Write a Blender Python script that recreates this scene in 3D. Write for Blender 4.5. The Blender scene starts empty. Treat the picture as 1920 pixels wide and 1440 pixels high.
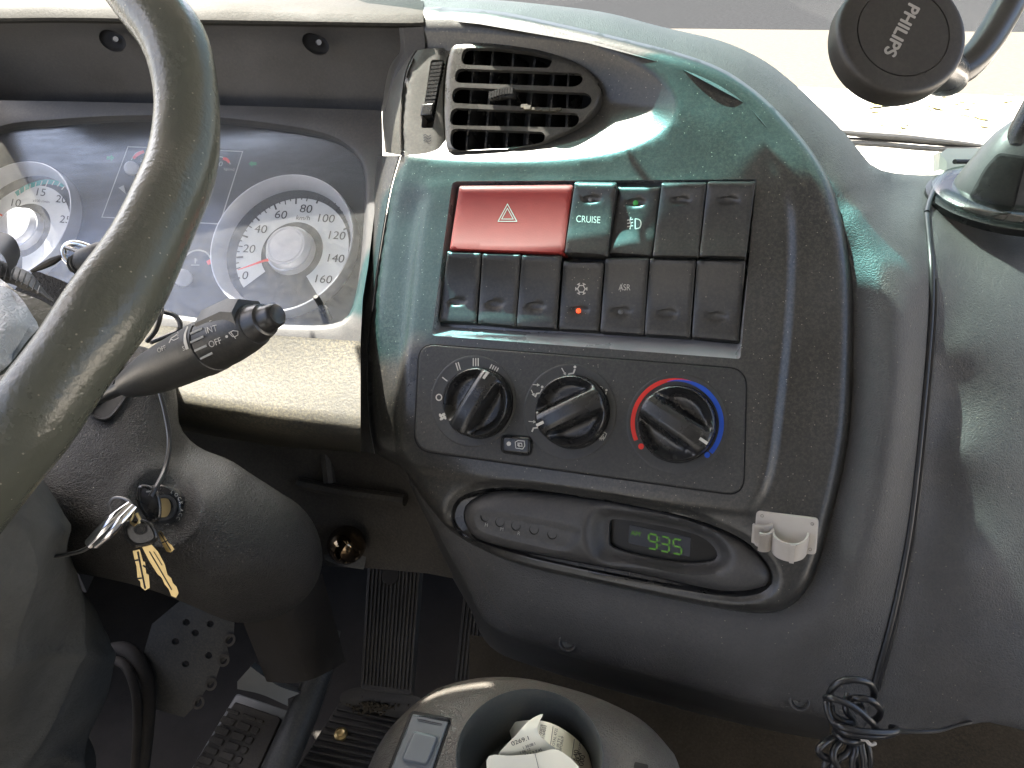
import bpy, bmesh, math, random
import numpy as np
from mathutils import Vector, Matrix
from mathutils.geometry import delaunay_2d_cdt

random.seed(7)
SC = bpy.context.scene
COL = SC.collection
RAD = math.radians

# ------------------------------------------------------------------ camera
PITCH, ROLL, FPX = RAD(32), RAD(-4), 1400.0
EYE = Vector((0.0, 0.0, 2.05))
Fw = Vector((0, math.cos(PITCH), -math.sin(PITCH)))
_r0, _u0 = Vector((1, 0, 0)), Vector((0, math.sin(PITCH), math.cos(PITCH)))
Rt = _r0 * math.cos(ROLL) + _u0 * math.sin(ROLL)
Up = -_r0 * math.sin(ROLL) + _u0 * math.cos(ROLL)
cd = bpy.data.cameras.new("camera")
cam = bpy.data.objects.new("camera", cd)
COL.objects.link(cam)
cam.matrix_world = Matrix(((Rt.x, Up.x, -Fw.x, EYE.x), (Rt.y, Up.y, -Fw.y, EYE.y), (Rt.z, Up.z, -Fw.z, EYE.z), (0, 0, 0, 1)))
cd.sensor_width = 36.0
cd.lens = 36.0 * FPX / 1920.0
cd.clip_start, cd.clip_end = 0.02, 2000
SC.camera = cam

# ------------------------------------------------------------------ daylight
def camdir(x, y, z):
    return (Rt * x + Up * y + Fw * z).normalized()
SUN = camdir(-0.36, 0.93, -0.06)          # towards the sun: high, ahead of the truck, a little to the driver's side
w = bpy.data.worlds.new("World")
SC.world = w
w.use_nodes = True
nt = w.node_tree
bg = nt.nodes["Background"]
sky = nt.nodes.new("ShaderNodeTexSky")
sky.sky_type = 'NISHITA'
sky.sun_disc = False
sky.dust_density = 6.0
sky.ozone_density = 0.4
sky.air_density = 0.8
sky.sun_elevation = math.asin(SUN.z)
sky.sun_rotation = math.atan2(SUN.x, SUN.y)
nt.links.new(sky.outputs[0], bg.inputs[0])
bg.inputs[1].default_value = 0.095
sl = bpy.data.lights.new("sun", 'SUN')
sl.energy = 5.0
sl.angle = RAD(0.5)
sl.color = (1.0, 0.94, 0.84)
so = bpy.data.objects.new("sun", sl)
COL.objects.link(so)
so.rotation_euler = (-SUN).to_track_quat('-Z', 'Y').to_euler()
so.location = SUN * 20
SC.view_settings.view_transform = 'Standard'
SC.view_settings.look = 'None'
SC.view_settings.exposure = 3.1
SC.cycles.use_denoising = True
try:
    SC.cycles.denoiser = 'OPENIMAGEDENOISE'
    SC.cycles.denoising_input_passes = 'RGB_ALBEDO_NORMAL'
except Exception:
    pass
SC.cycles.max_bounces = 8
SC.cycles.transparent_max_bounces = 12
SC.cycles.sample_clamp_indirect = 6.0

# ------------------------------------------------------------------ materials
def nodes_of(name):
    m = bpy.data.materials.new(name)
    m.use_nodes = True
    t = m.node_tree
    return m, t, t.nodes["Principled BSDF"]

def N(t, kind, **kw):
    n = t.nodes.new("ShaderNode" + kind)
    for k, v in kw.items():
        if k in n.inputs:
            n.inputs[k].default_value = v
        else:
            setattr(n, k, v)
    return n

def material(name, col, rough=0.5, spec=0.5, metal=0.0, grain=None, dust=0.0, dustcol=(0.30, 0.27, 0.20), speck=0.0, vary=0.25, coat=0.0, emit=None, estr=1.0):
    """grain: ('fine', scale, strength) or ('leather', scale, strength)."""
    m, t, b = nodes_of(name)
    b.inputs["Roughness"].default_value = rough
    b.inputs["Specular IOR Level"].default_value = spec
    b.inputs["Metallic"].default_value = metal
    if coat:
        b.inputs["Coat Weight"].default_value = coat
        b.inputs["Coat Roughness"].default_value = 0.1
    tc = N(t, "TexCoord")
    L = t.links.new
    base = N(t, "RGB")
    base.outputs[0].default_value = (*col, 1)
    out = base.outputs[0]
    if vary:
        n = N(t, "TexNoise", Scale=14.0, Detail=6.0, Roughness=0.65)
        L(tc.outputs["Object"], n.inputs["Vector"])
        mr = N(t, "MapRange")
        mr.inputs[1].default_value, mr.inputs[2].default_value = 0.3, 0.7
        mr.inputs[3].default_value, mr.inputs[4].default_value = 1 - vary, 1 + vary
        L(n.outputs[0], mr.inputs[0])
        mx = N(t, "Mix", data_type='RGBA', blend_type='MULTIPLY')
        mx.inputs[0].default_value = 1.0
        L(out, mx.inputs[6]); L(mr.outputs[0], mx.inputs[7])
        out = mx.outputs[2]
        rr = N(t, "MapRange")
        rr.inputs[1].default_value, rr.inputs[2].default_value = 0.3, 0.7
        rr.inputs[3].default_value, rr.inputs[4].default_value = max(0.02, rough - 0.07), min(1, rough + 0.07)
        L(n.outputs[0], rr.inputs[0]); L(rr.outputs[0], b.inputs["Roughness"])
    if dust:
        n2 = N(t, "TexNoise", Scale=420.0, Detail=4.0, Roughness=0.75)
        L(tc.outputs["Object"], n2.inputs["Vector"])
        n3 = N(t, "TexNoise", Scale=9.0, Detail=3.0)
        L(tc.outputs["Object"], n3.inputs["Vector"])
        r2 = N(t, "MapRange"); r2.inputs[1].default_value, r2.inputs[2].default_value = 0.42, 0.75
        L(n2.outputs[0], r2.inputs[0])
        r3 = N(t, "MapRange"); r3.inputs[1].default_value, r3.inputs[2].default_value = 0.3, 0.7
        r3.inputs[3].default_value = 0.25
        L(n3.outputs[0], r3.inputs[0])
        mu = N(t, "Math", operation='MULTIPLY'); L(r2.outputs[0], mu.inputs[0]); L(r3.outputs[0], mu.inputs[1])
        mu2 = N(t, "Math", operation='MULTIPLY'); L(mu.outputs[0], mu2.inputs[0]); mu2.inputs[1].default_value = dust
        mx = N(t, "Mix", data_type='RGBA')
        L(mu2.outputs[0], mx.inputs[0]); L(out, mx.inputs[6]); mx.inputs[7].default_value = (*dustcol, 1)
        out = mx.outputs[2]
    if speck:
        v = N(t, "TexVoronoi", Scale=560.0)
        L(tc.outputs["Object"], v.inputs["Vector"])
        s1 = N(t, "Math", operation='LESS_THAN'); L(v.outputs["Distance"], s1.inputs[0]); s1.inputs[1].default_value = 0.24
        s2 = N(t, "SeparateColor"); L(v.outputs["Color"], s2.inputs[0])
        s3 = N(t, "Math", operation='LESS_THAN'); L(s2.outputs[0], s3.inputs[0]); s3.inputs[1].default_value = speck
        mu = N(t, "Math", operation='MULTIPLY'); L(s1.outputs[0], mu.inputs[0]); L(s3.outputs[0], mu.inputs[1])
        mx = N(t, "Mix", data_type='RGBA')
        L(mu.outputs[0], mx.inputs[0]); L(out, mx.inputs[6]); mx.inputs[7].default_value = (0.20, 0.185, 0.145, 1)
        out = mx.outputs[2]
    L(out, b.inputs["Base Color"])
    if grain:
        kind, sc, st = grain
        bp = N(t, "Bump", Strength=st, Distance=0.001)
        if kind == 'fine':
            g = N(t, "TexNoise", Scale=sc, Detail=3.0, Roughness=0.6)
            L(tc.outputs["Object"], g.inputs["Vector"])
            L(g.outputs[0], bp.inputs["Height"])
        else:
            wn = N(t, "TexNoise", Scale=sc * 0.4, Detail=2.0)
            L(tc.outputs["Object"], wn.inputs["Vector"])
            ad = N(t, "VectorMath", operation='MULTIPLY_ADD')
            L(wn.outputs["Color"], ad.inputs[0]); ad.inputs[1].default_value = (0.006,) * 3
            L(tc.outputs["Object"], ad.inputs[2])
            g = N(t, "TexVoronoi", Scale=sc, feature='DISTANCE_TO_EDGE')
            L(ad.outputs[0], g.inputs["Vector"])
            r = N(t, "MapRange"); r.inputs[1].default_value, r.inputs[2].default_value = 0.0, 0.22
            L(g.outputs["Distance"], r.inputs[0])
            g2 = N(t, "TexNoise", Scale=sc * 1.7, Detail=3.0)
            L(tc.outputs["Object"], g2.inputs["Vector"])
            am = N(t, "Math", operation='MULTIPLY_ADD'); L(g2.outputs[0], am.inputs[0]); am.inputs[1].default_value = 0.8
            L(r.outputs[0], am.inputs[2])
            L(am.outputs[0], bp.inputs["Height"])
        L(bp.outputs[0], b.inputs["Normal"])
    if emit:
        b.inputs["Emission Color"].default_value = (*emit, 1)
        b.inputs["Emission Strength"].default_value = estr
    return m

def glassy(name, tint=(1, 1, 1), refl=0.05, rough=0.0, scratch=0.0, coat=(1, 1, 1), haze=0.0):
    m, t, b = nodes_of(name)
    t.nodes.remove(b)
    o = t.nodes["Material Output"]
    tr = N(t, "BsdfTransparent"); tr.inputs[0].default_value = (*tint, 1)
    gl = N(t, "BsdfGlossy"); gl.inputs["Roughness"].default_value = rough
    gl.inputs["Color"].default_value = (*coat, 1)
    mx = N(t, "MixShader")
    mx.inputs[0].default_value = refl
    if scratch:
        tc = N(t, "TexCoord")
        n = N(t, "TexNoise", Scale=60.0, Detail=6.0, Distortion=1.5)
        mp = N(t, "Mapping"); mp.inputs["Scale"].default_value = (0.3, 1.0, 2.5)
        t.links.new(tc.outputs["Object"], mp.inputs[0]); t.links.new(mp.outputs[0], n.inputs["Vector"])
        r = N(t, "MapRange"); r.inputs[1].default_value, r.inputs[2].default_value = 0.4, 0.8
        r.inputs[3].default_value, r.inputs[4].default_value = refl, refl + scratch
        t.links.new(n.outputs[0], r.inputs[0]); t.links.new(r.outputs[0], mx.inputs[0])
    t.links.new(tr.outputs[0], mx.inputs[1]); t.links.new(gl.outputs[0], mx.inputs[2])
    out = mx.outputs[0]
    if haze:                                            # dust lying on the pane
        df = N(t, "BsdfDiffuse"); df.inputs[0].default_value = (0.55, 0.53, 0.47, 1)
        m2 = N(t, "MixShader")
        tc = N(t, "TexCoord"); n = N(t, "TexNoise", Scale=160.0, Detail=6.0, Roughness=0.7)
        t.links.new(tc.outputs["Object"], n.inputs["Vector"])
        r = N(t, "MapRange"); r.inputs[1].default_value, r.inputs[2].default_value = 0.35, 0.75
        r.inputs[3].default_value, r.inputs[4].default_value = haze * .5, haze * 1.8
        t.links.new(n.outputs[0], r.inputs[0]); t.links.new(r.outputs[0], m2.inputs[0])
        t.links.new(out, m2.inputs[1]); t.links.new(df.outputs[0], m2.inputs[2]); out = m2.outputs[0]
    t.links.new(out, o.inputs[0])
    return m

M = {}
M['panel'] = material("charcoal_panel_plastic", (0.028, 0.028, 0.027), 0.34, 0.55, grain=('fine', 600, 0.16), dust=0.20, speck=0.05)
M['switch'] = material("black_switch_plastic", (0.026, 0.026, 0.026), 0.36, 0.5, grain=('fine', 900, 0.06), dust=0.14, speck=0.04)
M['climate'] = material("black_faceplate_plastic", (0.030, 0.030, 0.029), 0.5, 0.4, grain=('fine', 800, 0.08), dust=0.14, speck=0.04)
M['dial'] = material("dial_plate_plastic", (0.036, 0.036, 0.035), 0.45, 0.4, grain=('fine', 900, 0.05), dust=0.08)
M['ledge'] = material("sky_lit_ledge_plastic", (0.24, 0.24, 0.25), 0.28, 0.9, grain=('fine', 700, 0.05), dust=0.1)  # pale base colour stands in for sky reflected off the ledge
M['vent'] = material("faded_vent_plastic", (0.058, 0.056, 0.050), 0.45, 0.5, grain=('fine', 600, 0.12), dust=0.2)
M['grille'] = material("dusty_grille_plastic", (0.034, 0.033, 0.031), 0.30, 0.5, grain=('fine', 500, 0.05), dust=0.2)
M['mountbody'] = material("mount_grey_black", (0.045, 0.047, 0.047), 0.38, 0.4, vary=0.1, dust=0.1)
M['mountgloss'] = material("mount_gloss_black", (0.010, 0.010, 0.010), 0.30, 0.22, vary=0.1, dust=0.04)
M['gloss'] = material("glossy_black_plastic", (0.017, 0.017, 0.017), 0.27, 0.55, grain=('fine', 500, 0.03), dust=0.05)
M['black'] = material("deep_black_plastic", (0.008, 0.008, 0.008), 0.6, 0.3, vary=0.0)
M['vinyl'] = material("grained_dark_vinyl", (0.060, 0.059, 0.058), 0.56, 0.38, grain=('leather', 440, 0.34), dust=0.10, speck=0.02)
M['bezel'] = material("soft_dark_plastic", (0.044, 0.043, 0.043), 0.5, 0.45, grain=('fine', 800, 0.10), dust=0.12)
M['dusty'] = material("dusty_dark_plastic", (0.040, 0.038, 0.031), 0.6, 0.3, grain=('fine', 420, 0.3), dust=0.85, dustcol=(0.20, 0.17, 0.105))
M['hoodtop'] = material("faded_hood_plastic", (0.0175, 0.0172, 0.0148), 0.7, 0.12, grain=('fine', 400, 0.35), dust=0.12)
M['seam'] = material("grey_seam", (0.11, 0.10, 0.09), 0.6, 0.2)
M['shroud'] = material("grained_column_plastic", (0.0155, 0.0145, 0.0135), 0.52, 0.35, grain=('leather', 480, 0.5), dust=0.10, speck=0.01)
M['wheel'] = material("worn_wheel_rim_vinyl", (0.064, 0.067, 0.053), 0.25, 0.5, grain=('fine', 300, 0.40), dust=0.0, speck=0.05, vary=0.03)
M['hub'] = material("wheel_hub_leather", (0.30, 0.32, 0.34), 0.45, 0.5, grain=('leather', 300, 0.35))
M['stalk'] = material("matte_stalk_plastic", (0.020, 0.020, 0.019), 0.42, 0.45, grain=('fine', 900, 0.08), dust=0.10)
M['red'] = material("red_switch_plastic", (0.29, 0.034, 0.029), 0.58, 0.3, grain=('fine', 900, 0.06), vary=0.1)
M['print'] = material("off_white_print", (0.52, 0.50, 0.45), 0.6, 0.2, vary=0.05)
M['dimprint'] = material("worn_grey_print", (0.32, 0.32, 0.30), 0.6, 0.2, vary=0.15)
M['redprint'] = material("red_print", (0.62, 0.03, 0.02), 0.5, 0.3, vary=0.05)
M['blueprint'] = material("blue_print", (0.015, 0.08, 0.48), 0.5, 0.3, vary=0.05)
M['dialface'] = material("pale_dial_face", (0.55, 0.56, 0.56), 0.6, 0.2, vary=0.06)
M['dialdark'] = material("dark_dial_face", (0.05, 0.052, 0.058), 0.6, 0.2, vary=0.1)
M['silver'] = material("silver_gauge_plastic", (0.44, 0.44, 0.47), 0.38, 0.5, metal=0.3, vary=0.05)
M['ink'] = material("dark_dial_print", (0.03, 0.03, 0.035), 0.6, 0.2, vary=0)
M['needle'] = material("red_needle", (0.65, 0.05, 0.03), 0.5, 0.3, vary=0)
M['teal'] = material("green_band_print", (0.05, 0.28, 0.24), 0.6, 0.3, vary=0)
M['green'] = material("green_symbol", (0.02, 0.16, 0.07), 0.5, 0.3, vary=0)
M['chrome'] = material("bright_chrome", (0.75, 0.75, 0.76), 0.14, 0.5, metal=1.0, vary=0.05)
M['brass'] = material("brass_key_metal", (0.50, 0.38, 0.18), 0.36, 0.5, metal=0.9, grain=('fine', 300, 0.1))
M['knobbrass'] = material("polished_dark_brass", (0.22, 0.16, 0.10), 0.10, 0.5, metal=1.0)
M['steel'] = material("dull_steel", (0.20, 0.20, 0.20), 0.45, 0.5, metal=1.0)
M['greysteel'] = material("painted_grey_steel", (0.033, 0.035, 0.036), 0.5, 0.4, grain=('fine', 200, 0.2), dust=0.25)
M['rubber'] = material("worn_black_rubber", (0.040, 0.038, 0.036), 0.7, 0.3, grain=('fine', 350, 0.25), dust=0.35, dustcol=(0.14, 0.12, 0.09))
M['carpet'] = material("brown_floor_carpet", (0.036, 0.030, 0.022), 0.95, 0.1, grain=('fine', 230, 1.0), dust=0.6, dustcol=(0.10, 0.08, 0.05))
M['footdark'] = material("dark_footwell_lining", (0.026, 0.024, 0.022), 0.8, 0.2, grain=('fine', 150, 0.3), dust=0.2, dustcol=(0.08, 0.06, 0.04))
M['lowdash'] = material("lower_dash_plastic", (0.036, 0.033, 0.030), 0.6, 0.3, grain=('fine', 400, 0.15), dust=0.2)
M['cord'] = material("shadow_cord_black", (0.03, 0.03, 0.03), 0.8, 0.1)  # for the added cord that only casts shadow
M['console'] = material("dusty_console_vinyl", (0.075, 0.068, 0.060), 0.45, 0.4, grain=('leather', 420, 0.35), dust=0.35, dustcol=(0.15, 0.12, 0.09))
M['cup'] = material("cup_holder_plastic", (0.060, 0.066, 0.065), 0.5, 0.4, grain=('fine', 300, 0.05), dust=0.15)
M['rocker'] = material("slate_rocker_plastic", (0.12, 0.132, 0.142), 0.35, 0.5, vary=0.08)
M['paper'] = material("thermal_paper", (0.80, 0.77, 0.63), 0.8, 0.2, vary=0.03)
M['beige'] = material("aged_beige_plastic", (0.46, 0.42, 0.37), 0.5, 0.4, grain=('fine', 300, 0.05), vary=0.10)
M['mountblack'] = material("mount_soft_black", (0.022, 0.020, 0.018), 0.48, 0.5, grain=('fine', 900, 0.05), dust=0.08)
M['mountprint'] = material("mount_grey_print", (0.46, 0.44, 0.41), 0.5, 0.3, vary=0.05)
M['cable'] = material("black_cable_rubber", (0.016, 0.016, 0.017), 0.32, 0.5, vary=0.1)
M['cloth'] = material("dark_grey_trouser_cloth", (0.070, 0.070, 0.064), 0.95, 0.05, grain=('fine', 260, 0.9), dust=0.1, dustcol=(0.1, 0.1, 0.1))
M['lcd'] = material("lcd_glass", (0.006, 0.006, 0.005), 0.35, 0.25, vary=0)
M['lcdon'] = material("lcd_green_segment", (0.02, 0.05, 0.01), 0.5, 0.3, vary=0, emit=(0.22, 0.62, 0.06), estr=0.026)
M['ledgreen'] = material("green_indicator", (0.05, 0.4, 0.08), 0.3, 0.5, vary=0)
M['ledred'] = material("lit_red_indicator", (0.5, 0.03, 0.01), 0.3, 0.5, vary=0, emit=(1, 0.09, 0.02), estr=0.22)
M['ledoff'] = material("unlit_indicator", (0.10, 0.10, 0.10), 0.3, 0.5, vary=0)
M['device'] = material("grey_device_plastic", (0.16, 0.155, 0.14), 0.5, 0.4, vary=0.1)
M['headliner'] = material("grey_headliner", (0.22, 0.22, 0.22), 0.9, 0.1, vary=0.1)
def fabric(name, col, trans):
    m, t, b = nodes_of(name)
    d = N(t, "BsdfDiffuse"); d.inputs[0].default_value = (*col, 1)
    q = N(t, "BsdfTranslucent"); q.inputs[0].default_value = (*trans, 1)
    x = N(t, "AddShader")
    t.links.new(d.outputs[0], x.inputs[0]); t.links.new(q.outputs[0], x.inputs[1])
    t.links.new(x.outputs[0], t.nodes["Material Output"].inputs[0])
    t.nodes.remove(b)
    return m
M['gobo_cloth'] = fabric("pale_gobo_fabric", (0.40, 0.38, 0.36), (0.11, 0.104, 0.095))  # translucent so the added curtain gives soft fill from above
M['glass'] = glassy("windscreen_glass", (0.97, 0.98, 0.98), 0.03)
M['film'] = glassy("teal_gobo_film", (0.25, 0.66, 0.69), 0.02)  # tint of the added filter that turns the sun teal
M['smoke'] = glassy("smoked_gobo_film", (0.27, 0.36, 0.36), 0.02)  # tint of the added filter that dims the sun
M['lens'] = glassy("cluster_lens", (0.93, 0.94, 0.95), 0.065, 0.20, 0.05, (0.62, 0.76, 1.0), 0.055)  # blue reflection colour stands in for sky haze on the lens
M['clear'] = glassy("clear_suction_plastic", (0.62, 0.70, 0.66), 0.12, 0.1)
M['concrete'] = material("pale_concrete", (0.080, 0.071, 0.057), 0.9, 0.1, grain=('fine', 6, 0.3), dust=0.0, vary=0.2)
M['asphalt'] = material("worn_asphalt", (0.0225, 0.0235, 0.025), 0.95, 0.0, grain=('fine', 30, 0.4), vary=0.25)
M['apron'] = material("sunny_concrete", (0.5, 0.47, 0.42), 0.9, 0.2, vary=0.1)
M['leafspot'] = material("yellow_fallen_leaf", (0.50, 0.46, 0.17), 0.8, 0.2, vary=0.2)

# ------------------------------------------------------------------ survey of points: a photo pixel becomes a point on a real surface
RT, UP, FW, EY = (np.array(v) for v in (Rt, Up, Fw, EYE))
def W(px, py, d):
    """World points seen at (px, py) with depth d along the optical axis."""
    px, py, d = np.broadcast_arrays(np.asarray(px, float), np.asarray(py, float), np.asarray(d, float))
    x, y = (px - 960) / FPX, (720 - py) / FPX
    return EY + d[..., None] * (x[..., None] * RT + y[..., None] * UP + FW)
def w1(px, py, d):
    return Vector(W(px, py, d))

class Plane:
    def __init__(s, px, py, d, n, u):
        n = np.array(n, float); n /= np.linalg.norm(n)
        u = np.array(u, float); u -= n * u.dot(n); u /= np.linalg.norm(u)
        x, y = (px - 960) / FPX, (720 - py) / FPX
        s.n, s.c = n, n.dot(np.array((x, y, 1.0)) * d)
        to = lambda a: RT * a[0] + UP * a[1] + FW * a[2]
        s.N, s.U = to(n), to(u)
        s.V = np.cross(s.N, s.U)
        if s.V.dot(UP) < 0: s.V = -s.V
    def d(s, px, py, h=0.0):
        x, y = (np.asarray(px, float) - 960) / FPX, (720 - np.asarray(py, float)) / FPX
        return (s.c + h) / (s.n[0] * x + s.n[1] * y + s.n[2])
    def at(s, h=0.0):
        return lambda px, py: s.d(px, py, h)
    def pt(s, px, py, h=0.0):
        return W(px, py, s.d(px, py, h))
    def px(s, p):
        """pixel of a world point (used to trace true circles lying on the plane)"""
        q = np.asarray(p) - EY
        z = q.dot(FW)
        return np.stack([960 + FPX * q.dot(RT) / z, 720 - FPX * q.dot(UP) / z], -1)
    def circle(s, px, py, r, h=0.0, n=40, a0=0.0, a1=2 * math.pi, closed=True):
        c = s.pt(px, py, h)
        t = np.linspace(a0, a1, n, endpoint=not closed)
        p = c + r * (np.cos(t)[:, None] * s.U + np.sin(t)[:, None] * s.V)
        return [tuple(q) for q in s.px(p)]

PN = Plane(1090, 600, 0.60, (-.330, .073, -.941), (.939, -.075, -.335))      # centre panel, turned to the driver
CL = Plane(529, 457, 0.71, (-.159, .272, -.948), (.982, -.05, -.179))        # instrument cluster

# ------------------------------------------------------------------ objects
ORG = {}
def thing(name, label, cat, loc, group=None, kind=None):
    o = bpy.data.objects.new(name, None)
    COL.objects.link(o)
    o.empty_display_size = 0.02
    o.location = loc
    ORG[o.name] = Vector(loc)
    tag(o, label, cat, group, kind)
    return o
def tag(o, label=None, cat=None, group=None, kind=None):
    if label: o['label'] = label
    if cat: o['category'] = cat
    if group: o['group'] = group
    if kind: o['kind'] = kind
    return o

def mk(name, verts, faces, mat, parent=None, sharp=40, label=None, mats=None, midx=None, solid=0.0):
    verts = [Vector(v) for v in verts]
    if parent is not None:
        org = ORG[parent.name]
    else:
        org = sum(verts, Vector()) / max(1, len(verts))
        org.z = min(v.z for v in verts)
    me = bpy.data.meshes.new(name)
    me.from_pydata([v - org for v in verts], [], [tuple(int(i) for i in f) for f in faces])
    for m in (mats or [mat]):
        me.materials.append(M[m])
    if midx is not None:
        me.polygons.foreach_set("material_index", midx)
    bm = bmesh.new(); bm.from_mesh(me)
    bmesh.ops.remove_doubles(bm, verts=bm.verts, dist=1e-6)
    bmesh.ops.recalc_face_normals(bm, faces=bm.faces)
    bm.to_mesh(me); bm.free()
    me.polygons.foreach_set("use_smooth", [True] * len(me.polygons))
    if sharp is not None:
        me.set_sharp_from_angle(angle=RAD(sharp))
    o = bpy.data.objects.new(name, me)
    COL.objects.link(o)
    ORG[o.name] = org
    if parent is not None:
        o.parent = parent
    else:
        o.location = org
    if label: o['label'] = label
    return o

class G:
    """geometry collector"""
    def __init__(s): s.v, s.f, s.m = [], [], []
    def add(s, verts, faces, mi=0):
        b = len(s.v)
        s.v += [tuple(v) for v in verts]
        s.f += [tuple(i + b for i in f) for f in faces]
        s.m += [mi] * len(faces)
    def loft(s, rings, closed=True, cap0=False, cap1=False, mi=0):
        n = len(rings[0]); b = len(s.v)
        for r in rings: s.v += [tuple(p) for p in r]
        for i in range(len(rings) - 1):
            for j in range(n if closed else n - 1):
                k = (j + 1) % n
                s.f.append((b + i * n + j, b + i * n + k, b + (i + 1) * n + k, b + (i + 1) * n + j)); s.m.append(mi)
        if cap0: s.f.append(tuple(b + j for j in range(n))); s.m.append(mi)
        if cap1: s.f.append(tuple(b + (len(rings) - 1) * n + j for j in range(n))[::-1]); s.m.append(mi)
    def box(s, c, ax, ay, az, mi=0):
        c, ax, ay, az = (np.array(q, float) for q in (c, ax, ay, az))
        vs = [c + i * ax + j * ay + k * az for i in (-1, 1) for j in (-1, 1) for k in (-1, 1)]
        s.add(vs, [(0, 1, 3, 2), (4, 6, 7, 5), (0, 4, 5, 1), (2, 3, 7, 6), (0, 2, 6, 4), (1, 5, 7, 3)], mi)
    def obj(s, name, mat, parent=None, **k):
        return mk(name, s.v, s.f, mat, parent, mats=k.pop('mats', None), midx=s.m if max(s.m or [0]) else None, **k)

# ------------------------------------------------------------------ outlines (in photo pixels)
def spl(pts, n, closed=True):
    """Catmull-Rom through pts (any dimension), resampled to n points evenly."""
    P = np.array(pts, float)
    k = len(P)
    segs = k if closed else k - 1
    out = []
    for i in range(segs):
        if closed: a, b, c, d = P[(i - 1) % k], P[i], P[(i + 1) % k], P[(i + 2) % k]
        else:
            b, c = P[i], P[i + 1]
            a = P[i - 1] if i > 0 else 2 * b - c
            d = P[i + 2] if i + 2 < k else 2 * c - b
        t = np.linspace(0, 1, 16, endpoint=False)[:, None]
        out.append(0.5 * ((2 * b) + (c - a) * t + (2 * a - 5 * b + 4 * c - d) * t ** 2 + (3 * b - a - 3 * c + d) * t ** 3))
    Q = np.concatenate(out)
    Q = np.concatenate([Q, Q[:1] if closed else P[-1:]])
    L = np.concatenate([[0], np.cumsum(np.linalg.norm(np.diff(Q, axis=0), axis=1))])
    t = np.linspace(0, L[-1], n, endpoint=not closed)
    return np.stack([np.interp(t, L, Q[:, j]) for j in range(Q.shape[1])], 1)

def rpoly(pts, r, k=5):
    """polygon with rounded corners; r a number or one per corner"""
    P = np.array(pts, float); n = len(P); out = []
    for i in range(n):
        rr = r[i] if hasattr(r, '__len__') else r
        a, b, c = P[i - 1], P[i], P[(i + 1) % n]
        if rr <= 0: out.append(b); continue
        u, v = (a - b), (c - b)
        ra = min(rr, np.linalg.norm(u) * .49); rc = min(rr, np.linalg.norm(v) * .49)
        p, q = b + u / np.linalg.norm(u) * ra, b + v / np.linalg.norm(v) * rc
        for t in np.linspace(0, 1, k):
            out.append((1 - t) ** 2 * p + 2 * t * (1 - t) * b + t * t * q)
    return np.array(out)

def resample(P, step, closed=True):
    P = np.array(P, float); out = []
    n = len(P)
    for i in range(n if closed else n - 1):
        a, b = P[i], P[(i + 1) % n]
        m = max(1, int(round(np.linalg.norm(b - a) / step)))
        for t in range(m): out.append(a + (b - a) * t / m)
    if not closed: out.append(P[-1])
    return np.array(out)

def area2(P):
    x, y = P[:, 0], P[:, 1]
    return np.sum(x * np.roll(y, -1) - np.roll(x, -1) * y)

def inset(P, d):
    P = np.array(P, float)
    sgn = 1 if area2(P) > 0 else -1
    a, c = np.roll(P, 1, 0), np.roll(P, -1, 0)
    def nrm(e): return np.stack([-e[:, 1], e[:, 0]], 1) / np.maximum(np.linalg.norm(e, axis=1), 1e-9)[:, None]
    n1, n2 = nrm(P - a), nrm(c - P)
    m = n1 + n2
    m /= np.maximum(np.linalg.norm(m, axis=1), 1e-6)[:, None]
    cosv = np.maximum(np.sum(m * n1, 1), 0.45)
    return P + sgn * m * (d / cosv)[:, None]

def inside(poly, X, Y):
    poly = np.asarray(poly, float)
    c = np.zeros(np.shape(X), bool)
    n = len(poly); j = n - 1
    for i in range(n):
        xi, yi = poly[i]; xj, yj = poly[j]
        if yi != yj:
            c ^= ((yi > Y) != (yj > Y)) & (X < (xj - xi) * (Y - yi) / (yj - yi) + xi)
        j = i
    return c

def pdist(poly, X, Y, closed=True):
    poly = np.asarray(poly, float); X = np.asarray(X, float); Y = np.asarray(Y, float)
    best = np.full(X.shape, 1e9)
    n = len(poly)
    for i in range(n if closed else n - 1):
        a, b = poly[i], poly[(i + 1) % n]
        e = b - a; L = max(e.dot(e), 1e-9)
        t = np.clip(((X - a[0]) * e[0] + (Y - a[1]) * e[1]) / L, 0, 1)
        best = np.minimum(best, np.hypot(X - a[0] - t * e[0], Y - a[1] - t * e[1]))
    return best

def smooth(t):
    t = np.clip(t, 0, 1)
    return t * t * (3 - 2 * t)

def tps(ctrl):
    """smooth depth map through control points (px, py, value)"""
    C = np.array(ctrl, float)
    X = C[:, :2] / 1000; v = C[:, 2]; n = len(C)
    def U(r): return np.where(r > 0, r * r * np.log(np.maximum(r, 1e-12)), 0)
    K = U(np.linalg.norm(X[:, None] - X[None], axis=2)) + 1e-5 * np.eye(n)
    Pm = np.concatenate([np.ones((n, 1)), X], 1)
    A = np.block([[K, Pm], [Pm.T, np.zeros((3, 3))]])
    s = np.linalg.solve(A, np.concatenate([v, np.zeros(3)]))
    def f(px, py):
        px, py = np.broadcast_arrays(np.asarray(px, float), np.asarray(py, float))
        q = np.stack([px.ravel(), py.ravel()], 1) / 1000
        r = U(np.linalg.norm(q[:, None] - X[None], axis=2)) @ s[:n] + s[n] + q @ s[n + 1:]
        return r.reshape(px.shape)
    return f

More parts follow.
